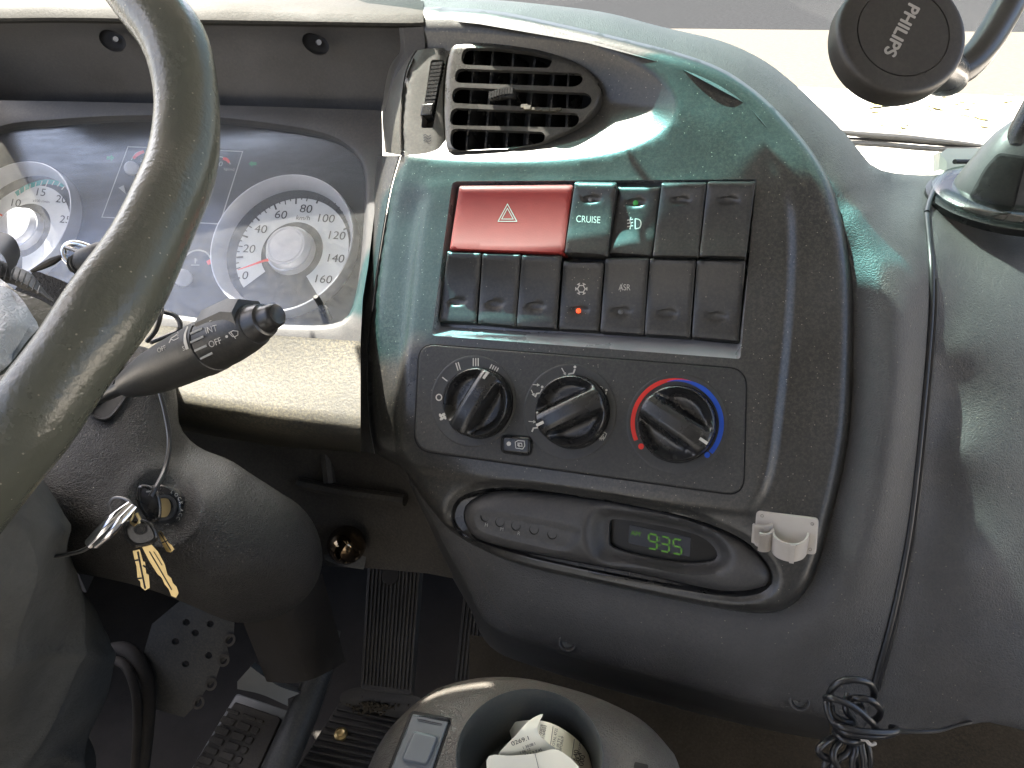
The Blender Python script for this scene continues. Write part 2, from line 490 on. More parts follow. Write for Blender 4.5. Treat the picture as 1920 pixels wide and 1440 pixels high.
# ------------------------------------------------------------------ surface builders
def skin_geo(outer, depth, holes=(), guides=(), step=12.0, skirt=None, hskirt=None, edge=None):
    """Triangulated sheet inside an outline; depth(px, py) -> distance. skirt/hskirt: world vectors that give rims their depth."""
    edge = edge or step
    loops = [(resample(outer, edge), True)] + [(resample(h, edge), True) for h in holes]
    for g in guides:
        if isinstance(g, tuple): loops.append((resample(g[1], edge, False), False))
        else: loops.append((resample(g, edge), True))
    pts, edges = [], []
    for L, cl in loops:
        b = len(pts); n = len(L)
        pts += [tuple(p) for p in L]
        edges += [(b + i, b + (i + 1) % n) for i in range(n if cl else n - 1)]
    O = loops[0][0]
    x0, y0 = O.min(0); x1, y1 = O.max(0)
    gx, gy = np.meshgrid(np.arange(x0 + step / 2, x1, step), np.arange(y0 + step / 2, y1, step * .87))
    gx = gx + (np.arange(gx.shape[0]) % 2)[:, None] * step / 2
    gx, gy = gx.ravel(), gy.ravel()
    ok = inside(O, gx, gy)
    for i in range(len(holes)): ok &= ~inside(loops[1 + i][0], gx, gy)
    gx, gy = gx[ok], gy[ok]
    ok = np.ones(gx.shape, bool)
    for L, cl in loops: ok &= pdist(L, gx, gy, cl) > 0.45 * step
    pts += list(zip(gx[ok].tolist(), gy[ok].tolist()))
    r = delaunay_2d_cdt([Vector((p[0], p[1])) for p in pts], edges, [], 0, 1e-4)
    V = np.array([(v.x, v.y) for v in r[0]]); Fc = [tuple(f) for f in r[2]]
    cx = np.array([V[list(f)].mean(0) for f in Fc])
    keep = inside(O, cx[:, 0], cx[:, 1])
    for i in range(len(holes)): keep &= ~inside(loops[1 + i][0], cx[:, 0], cx[:, 1])
    Fc = [f for f, k in zip(Fc, keep) if k]
    P = W(V[:, 0], V[:, 1], depth(V[:, 0], V[:, 1]))
    g = G(); g.add(P, Fc)
    if skirt is not None or hskirt is not None:
        cnt = {}
        for f in Fc:
            for i in range(len(f)):
                e = tuple(sorted((f[i], f[(i + 1) % len(f)]))); cnt[e] = cnt.get(e, 0) + 1
        be = [e for e, c in cnt.items() if c == 1]
        if be:
            mid = np.array([(V[a] + V[b]) / 2 for a, b in be])
            dh = np.full(len(be), 1e9)
            for i in range(len(holes)): dh = np.minimum(dh, pdist(loops[1 + i][0], mid[:, 0], mid[:, 1]))
            do = pdist(O, mid[:, 0], mid[:, 1])
            new = {}
            def ext(i, vec, key):
                if (i, key) not in new:
                    new[(i, key)] = len(g.v); g.v.append(tuple(P[i] + ((P[i] - EY) / np.dot(P[i] - EY, FW) * vec if np.isscalar(vec) else vec)))
                return new[(i, key)]
            for (a, b), h_, o_ in zip(be, dh, do):
                vec = hskirt if h_ < o_ else skirt
                if vec is None: continue
                if np.isscalar(vec): pass
                else: vec = np.array(vec)
                k = 'h' if h_ < o_ else 'o'
                g.f.append((a, b, ext(b, vec, k), ext(a, vec, k))); g.m.append(0)
    return g

def skin(name, outer, depth, mat, parent=None, sharp=40, label=None, **k):
    return skin_geo(outer, depth, **k).obj(name, mat, parent, sharp=sharp, label=label)

def pad(name, outer, pl, h0, h1, mat, parent=None, bev=2.0, bh=None, n=None, sharp=50, label=None, dome=0.0, g=None, mi=0):
    """a block standing on a plane: outline in pixels (as seen at h1), rounded top edge of bev pixels"""
    P = np.array(outer, float)
    if n: P = spl(P, n)
    bh = bh if bh is not None else min(abs(h1 - h0) * .5, 0.0012)
    own = g is None
    g = g or G()
    rings = [pl.pt(P[:, 0], P[:, 1], h1) - pl.N * (h1 - h0)]
    for a in (0.0, 0.35, 0.7, 1.0):
        Q = inset(P, bev * (1 - math.cos(a * math.pi / 2)))
        rings.append(pl.pt(Q[:, 0], Q[:, 1], h1 - bh * (1 - math.sin(a * math.pi / 2))))
    Q = inset(P, bev * 1.35)
    rings.append(pl.pt(Q[:, 0], Q[:, 1], h1))
    c = Q.mean(0)
    if dome:
        for a in (0.33, 0.66):
            q = Q * (1 - a) + c * a
            rings.append(pl.pt(q[:, 0], q[:, 1], h1 + dome * (1 - (1 - a) ** 2)))
    g.loft(rings, True, True, True, mi)
    return g.obj(name, mat, parent, sharp=sharp, label=label) if own else g

def ring_wall(name, loops, mat, parent=None, cap=False, sharp=40, label=None):
    """loops: list of (pixel outline with equal counts, depth function)"""
    g = G()
    g.loft([W(np.array(L)[:, 0], np.array(L)[:, 1], f(np.array(L)[:, 0], np.array(L)[:, 1])) for L, f in loops], True, False, cap)
    return g.obj(name, mat, parent, sharp=sharp, label=label)

def tube_geo(pts, r, n=10, sub=6, cap=True, g=None, mi=0):
    P = np.array([tuple(p) for p in pts], float)
    Q = spl(P, max(4, (len(P) - 1) * sub), False) if sub > 1 else P
    rr = np.interp(np.linspace(0, 1, len(Q)), np.linspace(0, 1, len(r)), r) if hasattr(r, '__len__') else np.full(len(Q), r)
    T = np.gradient(Q, axis=0); T /= np.maximum(np.linalg.norm(T, axis=1), 1e-12)[:, None]
    a = np.cross(T[0], (0.3, 0.2, 0.93)); a /= np.linalg.norm(a)
    rings = []
    for i in range(len(Q)):
        a = a - T[i] * a.dot(T[i]); a /= np.linalg.norm(a)
        b = np.cross(T[i], a)
        th = np.linspace(0, 2 * math.pi, n, endpoint=False)
        rings.append(Q[i] + rr[i] * (np.cos(th)[:, None] * a + np.sin(th)[:, None] * b))
    g = g or G()
    g.loft(rings, True, cap, cap, mi)
    return g
def tube(name, pts, r, mat, parent=None, n=10, sub=6, label=None):
    return tube_geo(pts, r, n, sub).obj(name, mat, parent, label=label)

def lathe_geo(p0, p1, prof, n=28, g=None, mi=0, cap=True):
    """prof: (t along p0->p1, radius in metres)"""
    p0, p1 = np.array(p0, float), np.array(p1, float)
    ax = p1 - p0; L = np.linalg.norm(ax); ax /= L
    a = np.cross(ax, (0.2, 0.1, 0.97)); a /= np.linalg.norm(a); b = np.cross(ax, a)
    th = np.linspace(0, 2 * math.pi, n, endpoint=False)
    g = g or G()
    g.loft([p0 + ax * L * t + r * (np.cos(th)[:, None] * a + np.sin(th)[:, None] * b) for t, r in prof], True, cap, cap, mi)
    return g

def lathe_plane(pl, px, py, prof, n=36, g=None, mi=0, cap1=True):
    """turned on the plane normal: prof = (h, r)"""
    c = pl.pt(px, py, prof[0][0]) - pl.N * prof[0][0]
    th = np.linspace(0, 2 * math.pi, n, endpoint=False)
    g = g or G()
    g.loft([c + pl.N * h + r * (np.cos(th)[:, None] * pl.U + np.sin(th)[:, None] * pl.V) for h, r in prof], True, False, cap1, mi)
    return g

# ------------------------------------------------------------------ flat print
_txt = {}
def text_poly(s, shear=0.0, space=1.0):
    key = (s, shear, space)
    if key not in _txt:
        c = bpy.data.curves.new("print_source", 'FONT')
        c.body = s; c.shear = shear; c.space_character = space; c.align_x = 'CENTER'
        o = bpy.data.objects.new("print_source", c)
        COL.objects.link(o)
        dg = bpy.context.evaluated_depsgraph_get(); dg.update()
        me = bpy.data.meshes.new_from_object(o.evaluated_get(dg))
        v = np.array([(q.co.x, q.co.y) for q in me.vertices]) if len(me.vertices) else np.zeros((0, 2))
        f = [tuple(p.vertices) for p in me.polygons]
        bpy.data.objects.remove(o); bpy.data.curves.remove(c); bpy.data.meshes.remove(me)
        _txt[key] = (v, f)
    return _txt[key]

class Print:
    """flat print laid on a surface; depth(px, py) of that surface"""
    def __init__(s, depth, lift=0.00035): s.g, s.d, s.lift = G(), depth, lift
    def _put(s, P, F, mi=0):
        P = np.asarray(P, float)
        s.g.add(W(P[:, 0], P[:, 1], s.d(P[:, 0], P[:, 1]) - s.lift), F, mi)
    def text(s, t, cx, cy, H, ang=0.0, xs=1.0, shear=0.0, space=1.0, lean=None, mi=0, fat=0.0):
        """H: cap height in pixels; ang: clockwise degrees of the baseline; lean: angle of the letters' up axis if not square"""
        v, f = text_poly(t, shear, space)
        if not len(v): return s
        cap = 0.70
        ymid = cap / 2
        xm = (v[:, 0].min() + v[:, 0].max()) / 2
        a = RAD(ang); ex = np.array((math.cos(a), math.sin(a)))
        b = RAD(ang if lean is None else lean); ey = np.array((math.sin(b), -math.cos(b)))
        k = H / cap
        P = np.array((cx, cy)) + k * (xs * (v[:, :1] - xm) * ex + (v[:, 1:] - ymid) * ey)
        s._put(P, f, mi); return s
    def poly(s, pts, mi=0):
        P = np.array(pts, float)
        from mathutils.geometry import tessellate_polygon
        s._put(P, tessellate_polygon([[Vector((p[0], p[1], 0)) for p in P]]), mi); return s
    def line(s, pts, wd, closed=False, mi=0):
        P = np.array(pts, float)
        if closed: P = np.concatenate([P, P[:2]])
        T = np.gradient(P, axis=0)
        if len(P) > 2:
            T[1:-1] = (lambda a, b: a / np.maximum(np.linalg.norm(a, axis=1), 1e-9)[:, None] + b / np.maximum(np.linalg.norm(b, axis=1), 1e-9)[:, None])(P[1:-1] - P[:-2], P[2:] - P[1:-1])
        if closed: T[0] = T[-2]; T[-1] = T[1]
        T /= np.maximum(np.linalg.norm(T, axis=1), 1e-9)[:, None]
        Nn = np.stack([-T[:, 1], T[:, 0]], 1)
        wv = np.interp(np.linspace(0, 1, len(P)), np.linspace(0, 1, len(wd)), wd)[:, None] if hasattr(wd, '__len__') else wd
        A, B = P + Nn * wv / 2, P - Nn * wv / 2
        n = len(P)
        s._put(np.concatenate([A, B]), [(i, i + 1, n + i + 1, n + i) for i in range(n - 1)], mi); return s
    def disc(s, cx, cy, rx, ry=None, mi=0, n=16):
        t = np.linspace(0, 2 * math.pi, n, endpoint=False)
        s._put(np.stack([cx + rx * np.cos(t), cy + (ry or rx) * np.sin(t)], 1), [tuple(range(n))], mi); return s
    def obj(s, name, mat, parent, mats=None, label=None):
        return s.g.obj(name, mat, parent, mats=mats, sharp=None, label=label)

def ellipse(cx, cy, rx, ry, ang=0, n=28):
    t = np.linspace(0, 2 * math.pi, n, endpoint=False); a = RAD(ang)
    x, y = rx * np.cos(t), ry * np.sin(t)
    return np.stack([cx + x * math.cos(a) - y * math.sin(a), cy + x * math.sin(a) + y * math.cos(a)], 1)

# ================================================================== SETTING outside the truck
def ground(px, py, z=0.0):
    d = Vector(W(px, py, 1.0)) - EYE
    return EYE + d * ((z - EYE.z) / d.z)
def struct(name, verts, faces, mat):
    return tag(mk(name, verts, faces, mat), kind='structure')
def strip(name, a, b, mat, z):
    """a, b: ground lines (two points each, near and far edge), run on to both sides"""
    def ext(l):
        u = (l[1] - l[0]).normalized(); m = (l[0] + l[1]) / 2
        m = Vector((m.x, m.y, 0)); u.z = 0
        return m - u * 60, m + u * 60
    a0, a1 = ext(a); b0, b1 = ext(b)
    zz = Vector((0, 0, z))
    return struct(name, [a0 + zz, a1 + zz, b1 + zz, b0 + zz], [(0, 1, 2, 3)], mat)
struct('ground', [(-400, -400, -0.02), (400, -400, -0.02), (400, 400, -0.02), (-400, 400, -0.02)], [(0, 1, 2, 3)], 'asphalt')
L_far = (ground(1240, 50), ground(1900, 62))
L_mid = (ground(1560, 169), ground(1915, 181))
u = ((L_mid[1] - L_mid[0]).normalized() + (L_far[1] - L_far[0]).normalized()).normalized()
L_far = (ground(1500, 56), ground(1500, 56) + u * 5)
L_mid = (ground(1730, 174), ground(1730, 174) + u * 5)
back = Vector((u.y, -u.x, 0)) * 34
if back.y > 0: back = -back
L_near = (L_mid[0] + back, L_mid[1] + back)
strip('pavement', L_mid, L_far, 'concrete', 0.0)
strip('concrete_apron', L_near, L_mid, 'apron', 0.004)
lf = G()
rl = random.Random(3)
for (px, py, s) in [(1635, 199, .10), (1622, 206, .06), (1653, 205, .05), (1728, 201, .08), (1722, 208, .06), (1739, 206, .05), (1677, 228, .06), (1800, 211, .05), (1808, 200, .06), (1840, 200, .07), (1821, 219, .06), (1838, 221, .06), (1692, 248, .06), (1886, 186, .07), (1893, 196, .05), (1903, 242, .06), (1850, 245, .05), (1572, 222, .05), (1908, 202, .05), (1900, 225, .04), (1660, 240, .04), (1780, 190, .05)]:
    c = ground(px, py); a = rl.random() * 6
    for q in range(2):
        cc = c + Vector((rl.uniform(-.1, .1), rl.uniform(-.18, .18), 0.012))
        r = s * rl.uniform(.5, 1.1)
        vs = [cc + Vector((r * math.cos(a + t) * (1 if i % 2 else .7), r * 1.3 * math.sin(a + t), rl.uniform(0, .02))) for i, t in enumerate(np.linspace(0, 6.28, 7)[:-1])]
        lf.add(vs, [tuple(range(6))])
tag(lf.obj('fallen_leaves', 'leafspot'), kind='stuff')

# cab shell round the camera (seats the light the way a cab does)
def quad(name, pts, mat, th=0.03):
    g = G(); p = [np.array(q, float) for q in pts]
    n = np.cross(p[1] - p[0], p[3] - p[0]); n /= np.linalg.norm(n)
    g.loft([p, [q + n * th for q in p]], True, True, True)
    return tag(g.obj(name, mat), kind='structure')
WB, WT = 0.985, 0.70          # windscreen: y at the sill (z 1.70) and at the header (z 2.56)
ZB, ZT = 1.70, 2.56
quad('cab_roof', [(-.74, WT, ZT + .01), (1.15, WT, ZT + .01), (1.15, -1.0, ZT + .06), (-.74, -1.0, ZT + .06)], 'headliner')
quad('cab_rear_wall', [(-1.15, -.97, 1.0), (1.15, -.97, 1.0), (1.15, -.97, ZT + .05), (-1.15, -.97, ZT + .05)], 'headliner')
quad('cab_wall', [(-1.12, -.97, 1.0), (-1.12, 1.1, 1.0), (-1.12, 1.1, 1.62), (-1.12, -.97, 1.62)], 'headliner')
quad('cab_wall', [(1.12, -.97, 1.0), (1.12, 1.1, 1.0), (1.12, 1.1, 1.42), (1.12, -.97, 1.42)], 'headliner')
quad('cab_floor', [(-1.12, -.97, 1.03), (1.12, -.97, 1.03), (1.12, 1.12, 1.03), (-1.12, 1.12, 1.03)], 'footdark')
quad('cowl', [(-1.12, .74, 1.665), (1.12, .74, 1.665), (1.12, .985, 1.69), (-1.12, .985, 1.69)], 'footdark')
quad('firewall', [(-1.12, 1.10, 1.03), (1.12, 1.10, 1.03), (1.12, 1.04, 1.70), (-1.12, 1.04, 1.70)], 'footdark')

def glass_at(x, z, off=0.0):
    k = (z - ZB) / (ZT - ZB)
    return np.array((x, WB + (WT - WB) * k, z)) + off * np.array((0, -.949, -.315))
wsg = G()
wsg.loft([[glass_at(-1.1, ZB), glass_at(1.1, ZB), glass_at(1.1, ZT), glass_at(-1.1, ZT)], [glass_at(-1.1, ZB, -.005), glass_at(1.1, ZB, -.005), glass_at(1.1, ZT, -.005), glass_at(-1.1, ZT, -.005)]], True, True, True)
wind = wsg.obj('windscreen', 'glass')
tag(wind, 'wide clear windscreen beyond the dashboard with the sunny pavement behind it', 'windscreen')

def on_glass(p):
    """where the sunlight that reaches point p comes through the windscreen"""
    p = np.asarray(p, float); s = np.array(SUN)
    m = (WT - WB) / (ZT - ZB)
    t = (WB + m * (p[..., 2] - ZB) - p[..., 1]) / (s[1] - m * s[2])
    return p + t[..., None] * s

# added unseen films and curtain, cut to tint and block sun on the dash
def screen_sheet(name, label, cat, xz, off, th_, mat, holes=(), kind=None):
    P = [Vector(p) for p in xz]
    pts, edges = [], []
    for L in [xz] + list(holes):
        b = len(pts); pts += [Vector(p) for p in L]; edges += [(b + i, b + (i + 1) % len(L)) for i in range(len(L))]
    r = delaunay_2d_cdt(pts, edges, [], 0, 1e-5)
    V = np.array([(v.x, v.y) for v in r[0]]); Fc = []
    for f in r[2]:
        c = V[list(f)].mean(0)
        if inside(xz, c[:1], c[1:])[0] and not any(inside(h, c[:1], c[1:])[0] for h in holes): Fc.append(tuple(f))
    A = [glass_at(x, z, off) for x, z in V]
    g = G(); g.add(A, Fc)
    if th_:
        B = [glass_at(x, z, off + th_) for x, z in V]; g.add(B, Fc)
        for L in [xz] + list(holes):
            g.loft([[glass_at(x, z, off) for x, z in L], [glass_at(x, z, off + th_) for x, z in L]], True)
    o = g.obj(name, mat, None, sharp=30)
    return tag(o, label, cat)
on = lambda px, py, d=None: tuple(on_glass(W(px, py, PN.d(px, py, -.004) if d is None else d))[[0, 2]])
GOBO_TEAL = [on(664, 640), on(662, 560), on(672, 430), on(692, 298), on(760, 297), on(1000, 292), on(1120, 262), on(1180, 215), on(1200, 170), on(1190, 112), on(1230, 75), on(1400, 60), on(1600, 190), on(1590, 420), on(1500, 470), on(1100, 640)]
screen_sheet('sun_gobo_film', 'added unseen teal film that tints the sun falling on the centre panel', 'light filter', GOBO_TEAL, .004, 0, 'film')
GOBO_SMOKE = [(-.150, 2.035), (-.146, 2.088), (-.112, 2.130), (-.092, 2.154), (-.045, 2.184), (.000, 2.210), (.022, 2.232)] + GOBO_TEAL[10:14] + [(.095, 2.395), (1.05, 2.395), (1.05, 2.035)]  # added to weaken sun on the top pad and right dash
screen_sheet('sun_gobo_film', 'added unseen smoked film that dims the sun on the padded right dash', 'light filter', GOBO_SMOKE, .004, 0, 'smoke')
GOBO_CURT = [(-1.08, 2.56), (-1.08, 2.240), (-.300, 2.240), (-.288, 2.180), (-.262, 2.182), (-.220, 2.196), (-.175, 2.208), (-.105, 2.238), (-.062, 2.256), (.030, 2.284), (.085, 2.300), (.100, 2.352), (.350, 2.385), (1.08, 2.385), (1.08, 2.56)]  # lower edge shaped to keep sun off the lower switches
GOBO_SLIT = [(-.350, 2.322), (-.296, 2.322), (-.296, 2.336), (-.350, 2.336)]  # opening added to throw a sun streak on the console
screen_sheet('sun_gobo_curtain', 'added unseen pale curtain that blocks the sun and glows softly over the dash', 'curtain', GOBO_CURT, .012, .004, 'gobo_cloth', [GOBO_SLIT])

# unseen cord and charm, added to cast dark smears beside the air vent
cordt = thing('shadow_cord', 'unseen dark looped cord with a flat charm, added to cast shadow beside the vent', 'cord', Vector(glass_at(.02, 2.20, .03)))
def gp_(px, py):
    x, z = on(px, py); return Vector(glass_at(x, z, .030))
_top = Vector(glass_at(.03, 2.53, .02))
tube('cord_loop', [gp_(1128, 140), gp_(1150, 172), gp_(1172, 200), gp_(1205, 219), (gp_(1245, 224)), gp_(1285, 215)], .0022, 'cord', cordt, 8)
tube('cord_loop', [gp_(1178, 338), gp_(1158, 310), gp_(1152, 275), gp_(1170, 240), gp_(1205, 222), gp_(1250, 216), gp_(1300, 200)], .0026, 'cord', cordt, 8)
tube('cord_run', [gp_(1300, 205), gp_(1345, 185), gp_(1420, 150), (gp_(1420, 150) + _top) / 2 + Vector((.01, .0, 0)), _top], .0030, 'cord', cordt, 8)
g = G()
_ch = [gp_(*p) for p in ((1272, 218), (1300, 200), (1335, 205), (1352, 245), (1342, 285), (1318, 330), (1296, 322), (1290, 280))]
g.loft([_ch, [p + Vector((0, -.004, -.001)) for p in _ch]], True, True, True)
g.obj('charm', 'cord', cordt, sharp=30)  # flat shape added only to darken the panel by its shadow

# ================================================================== DASHBOARD
BASE = Vector((0.1, 0.62, 1.2))
dash = thing('dashboard', 'charcoal moulded truck dashboard with hood, centre panel and grained padded right side', 'dashboard', BASE)

panel_out = spl([(795, 13), (860, 15), (940, 22), (1052, 45), (1165, 71), (1277, 100), (1352, 128), (1410, 165), (1462, 212), (1519, 278), (1556, 340), (1579, 412), (1592, 487), (1599, 560), (1600, 650),
    (1597, 750), (1590, 825), (1575, 905), (1556, 980), (1540, 1040), (1515, 1102), (1475, 1140), (1425, 1150), (1352, 1141), (1265, 1124), (1165, 1103), (1070, 1082), (1000, 1066), (940, 1046),
    (880, 1018), (840, 990), (809, 955), (780, 915), (755, 878), (725, 862), (705, 851)], 150, False)
panel_left = spl([(705, 851), (694, 787), (691, 705), (693, 640), (704, 540), (717, 450), (734, 356), (752, 292)], 44, False)
panel_left2 = spl([(752, 292), (752, 220), (760, 150), (780, 95), (789, 54), (795, 13)], 24, False)
panel_poly = np.concatenate([panel_out, panel_left[1:], panel_left2[1:-1]])
plateau_top = spl([(850, 352), (1420, 352), (1452, 358), (1467, 392), (1471, 470), (1465, 600), (1449, 760), (1431, 885), (1404, 940), (1360, 946), (1000, 901), (800, 872), (768, 852), (760, 812), (769, 700), (783, 560), (799, 420), (816, 370)], 110)
plateau_base = inset(plateau_top, -27)
plateau_mid = inset(plateau_top, -13)
scoop_open = np.array([(789, 54), (860, 55), (940, 60), (1071, 76), (1165, 102), (1240, 148), (1272, 195), (1255, 240), (1202, 274), (1127, 296), (1015, 306), (902, 306), (809, 301), (752, 293)], float)
scoop_line = spl(scoop_open, 70, False)
scoop_poly = np.concatenate([scoop_line, [(752, 220), (760, 150), (780, 95)]])
bank_front = rpoly([(848, 340), (1418, 336), (1388, 673), (809, 629)], [10, 4, 6, 8])
bank_back = rpoly([(857, 346), (1413, 342), (1386, 645), (824, 612)], [10, 4, 6, 8])
pod_out = spl([(844, 975), (850, 945), (870, 927), (912, 915), (977, 914), (1090, 929), (1200, 948), (1312, 975), (1387, 1007), (1432, 1044), (1450, 1078), (1443, 1102), (1412, 1117), (1350, 1118), (1200, 1093), (1015, 1055), (902, 1022), (862, 1003)], 90)
clim_out = rpoly([(787, 645), (1399, 693), (1393, 929), (777, 843)], [30, 34, 34, 34], 7)

def h_panel(X, Y):
    X, Y = np.asarray(X, float), np.asarray(Y, float)
    dt = pdist(plateau_top, X, Y); ins = inside(plateau_top, X, Y); dt = np.where(ins, 0, dt)
    t = np.clip(dt / 27, 0, 1)
    drop = .0056 * (t + .10 * np.sin(2 * math.pi * (t - .5)) * 1.2)
    drop = drop * (0.15 + 0.85 * smooth((Y - 330) / 90))
    h = -drop
    do = pdist(panel_out, X, Y, False)
    e = np.clip(do / 26, 0, 1)
    h = h - .012 * (1 - np.sqrt(np.maximum(0, 1 - (1 - e) ** 2)))
    # gentle crown of the outer band towards its rim
    h = h - .006 * smooth(1 - do / 110) * smooth((Y - 60) / 200)
    dl = pdist(panel_left, X, Y, False)
    e = np.clip(dl / 14, 0, 1)
    h = h - .006 * (1 - np.sqrt(np.maximum(0, 1 - (1 - e) ** 2)))
    # scoop round the air vent
    isc = inside(scoop_poly, X, Y)
    ds = np.where(isc, pdist(scoop_line, X, Y, False), 0)
    k = np.clip(ds / 88, 0, 1)
    h = h - .017 * (1.3 * k - .3 * k * k) * np.where(isc, 1, 0)
    # shallow trough that holds the clock pod
    ip = inside(pod_out, X, Y)
    dp = np.where(ip, 0, pdist(pod_out, X, Y))
    h = h - .004 * (1 - smooth(dp / 14))
    return h
def d_panel(X, Y): return PN.d(X, Y, h_panel(X, Y))

grille_out = spl([(853, 84), (892, 81), (940, 84), (999, 92), (1047, 105), (1083, 120), (1112, 141), (1125, 165), (1124, 187), (1112, 209), (1083, 237), (1047, 256), (1011, 271), (963, 279), (892, 284), (850, 286), (838, 278), (834, 228), (834, 180), (838, 127), (845, 94)], 80)
vent_hole = inset(grille_out, 3)
skin('centre_panel', panel_poly, d_panel, 'panel', dash, holes=[bank_front, vent_hole, inset(pod_out, 1)], guides=[plateau_top, plateau_mid, plateau_base, inset(plateau_top, -20), inset(plateau_top, -6), inset(pod_out, -8), inset(pod_out, -14),
     ('o', scoop_line), ('o', spl(inset(scoop_poly, 8)[:70], 60, False)), ('o', inset(panel_poly, 8)[3:140]), ('o', inset(panel_poly, 16)[3:140]), ('o', inset(panel_poly, 26)[4:138])],
     step=11, edge=8, skirt=-PN.N * .03, sharp=50)
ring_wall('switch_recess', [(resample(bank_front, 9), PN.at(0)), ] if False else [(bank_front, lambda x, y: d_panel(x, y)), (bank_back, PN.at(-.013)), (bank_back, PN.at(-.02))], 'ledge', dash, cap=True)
# side strip left of the panel seam
strip_l = spl([(675, 846), (664, 787), (661, 705), (665, 640), (679, 540), (689, 431), (705, 292)], 44, False)
pl_ = spl(panel_left, 44, False)
g = G()
rows = []
for a, hh in ((0.0, -.010), (0.06, -.008), (0.5, -.011), (0.88, -.020), (1.0, -.030)):
    Q = pl_ * (1 - a) + strip_l * a - np.array((1.2, 0)) * (1 - a)
    rows.append(PN.pt(Q[:, 0], Q[:, 1], hh))
g.loft(rows, False)
g.obj('side_strip', 'panel', dash)

# ---- padded grained vinyl, right and below the panel
EDGE_TOP = [(778, -30), (850, -8), (977, 4), (1127, 22), (1240, 50), (1350, 76), (1425, 109), (1481, 150), (1537, 202), (1575, 240), (1605, 274), (1631, 307), (1669, 323), (1747, 328), (1830, 318), (1930, 300), (2060, 290), (2400, 272)]
EDGE_TOP = [tuple(q) for q in spl(EDGE_TOP, 70, False)]
EDGE_LOW = [(1552, 1348), (1425, 1325), (1312, 1298), (1200, 1268), (1130, 1249), (1052, 1226), (985, 1204), (945, 1190), (915, 1172), (895, 1146), (881, 1110), (866, 1082), (850, 1055), (830, 1018), (809, 978), (786, 935), (765, 892)]
EDGE_LOW = [tuple(q) for q in spl(EDGE_LOW, 70, False)]
pad_poly = np.array(EDGE_TOP + [(2400, 1440), (2060, 1400), (1920, 1369), (1850, 1353), (1780, 1366), (1700, 1377), (1630, 1368)] + EDGE_LOW +
    [(800, 905), (870, 985), (1000, 1040), (1200, 1080), (1420, 1122), (1485, 1100), (1525, 980), (1560, 820), (1568, 600), (1555, 450), (1498, 310), (1400, 195), (1270, 125), (1100, 80), (900, 45), (800, 34)], float)
cable_line = spl([(1737, 392), (1741, 440), (1746, 500), (1746, 570), (1740, 660), (1727, 800), (1712, 940), (1697, 1040), (1672, 1160), (1640, 1280), (1622, 1360)], 60, False)
_c = []
_seam = [(800, 20, .030), (940, 14, .032), (1165, 60, .032), (1352, 118, .030), (1462, 200, .028), (1556, 330, .026), (1594, 480, .024), (1601, 650, .022), (1592, 830, .022), (1556, 985, .022), (1505, 1120, .024), (1352, 1142, .026), (1165, 1104, .028), (1000, 1068, .030), (880, 1020, .034), (800, 950, .038)]
_ridge = [(1500, 205, .040), (1590, 325, .036), (1640, 480, .018), (1655, 650, .010), (1648, 830, .007), (1622, 1000, .007), (1570, 1130, .012), (1480, 1205, .020), (1350, 1212, .025), (1200, 1185, .028), (1052, 1150, .032), (950, 1095, .038)]
_ridge2 = [(1640, 370, .060), (1690, 500, .024), (1703, 650, .016), (1691, 830, .014), (1660, 1000, .014), (1610, 1150, .020), (1560, 1250, .028)]
_vall = [(1735, 400, .085), (1746, 500, .047), (1742, 650, .040), (1727, 830, .037), (1702, 1000, .036), (1668, 1170, .038), (1628, 1330, .046)]
_low = [(1552, 1322, .040), (1425, 1304, .038), (1200, 1248, .040), (1052, 1206, .044), (940, 1172, .050), (885, 1112, .056)]
_top = [(860, -4, .055), (1127, 24, .060), (1350, 77, .062), (1481, 150, .064), (1575, 240, .068), (1631, 307, .085), (1669, 323, .12), (1747, 328, .17), (1930, 302, .24)]
for cv, k in ((_seam, 30), (_ridge, 30), (_ridge2, 18), (_vall, 20), (_low, 14), (_top, 16)):
    for x, y, o in spl([(p[0], p[1], p[2] * 4000) for p in cv], k, False):
        _c.append((x, y, float(PN.d(x, y)) + o / 4000))
for x, y, o in [(1800, 480, .072), (1900, 470, .097), (1800, 650, .047), (1920, 660, .060), (1800, 850, .043), (1920, 850, .055), (1800, 1050, .041), (1920, 1050, .054), (1800, 1220, .046), (1880, 1180, .050), (2050, 1000, .075), (2050, 600, .095), (2050, 400, .16), (2400, 1000, .118), (2400, 600, .140), (2400, 400, .22), (2400, 1380, .100),
    (1850, 1290, .048), (1920, 1275, .046), (1920, 1340, .048), (1780, 1345, .058), (2040, 1380, .06), (1700, 1350, .056)]:
    _c.append((x, y, float(PN.d(x, y)) + o))
_tp = tps(_c)
def d_pad(X, Y):
    X, Y = np.asarray(X, float), np.asarray(Y, float)
    d = _tp(X, Y)
    d = d + .005 * np.exp(-(pdist(cable_line, X, Y, False) / 11) ** 2)
    # rolled lower lip
    el = pdist(np.array(EDGE_LOW), X, Y, False)
    e = np.clip(el / 16, 0, 1)
    d = d + .012 * (1 - np.sqrt(np.maximum(0, 1 - (1 - e) ** 2)))
    et = pdist(np.array([q for q in EDGE_TOP if q[0] < 1640]), X, Y, False)
    e = np.clip(et / 34, 0, 1)
    d = d + .030 * (1 - np.sqrt(np.maximum(0, 1 - (1 - e) ** 2)))
    return d
skin('padded_dash', pad_poly, d_pad, 'vinyl', dash, guides=[('o', cable_line), ('o', cable_line + (14, 0)), ('o', cable_line - (14, 0)), ('o', np.array(EDGE_LOW) + (3, -8)), ('o', np.array([q for q in EDGE_TOP if q[0] < 1640]) + (-5, 9)), ('o', np.array([q for q in EDGE_TOP if q[0] < 1640]) + (-12, 20))],
     step=15, edge=10, skirt=.09, sharp=60)
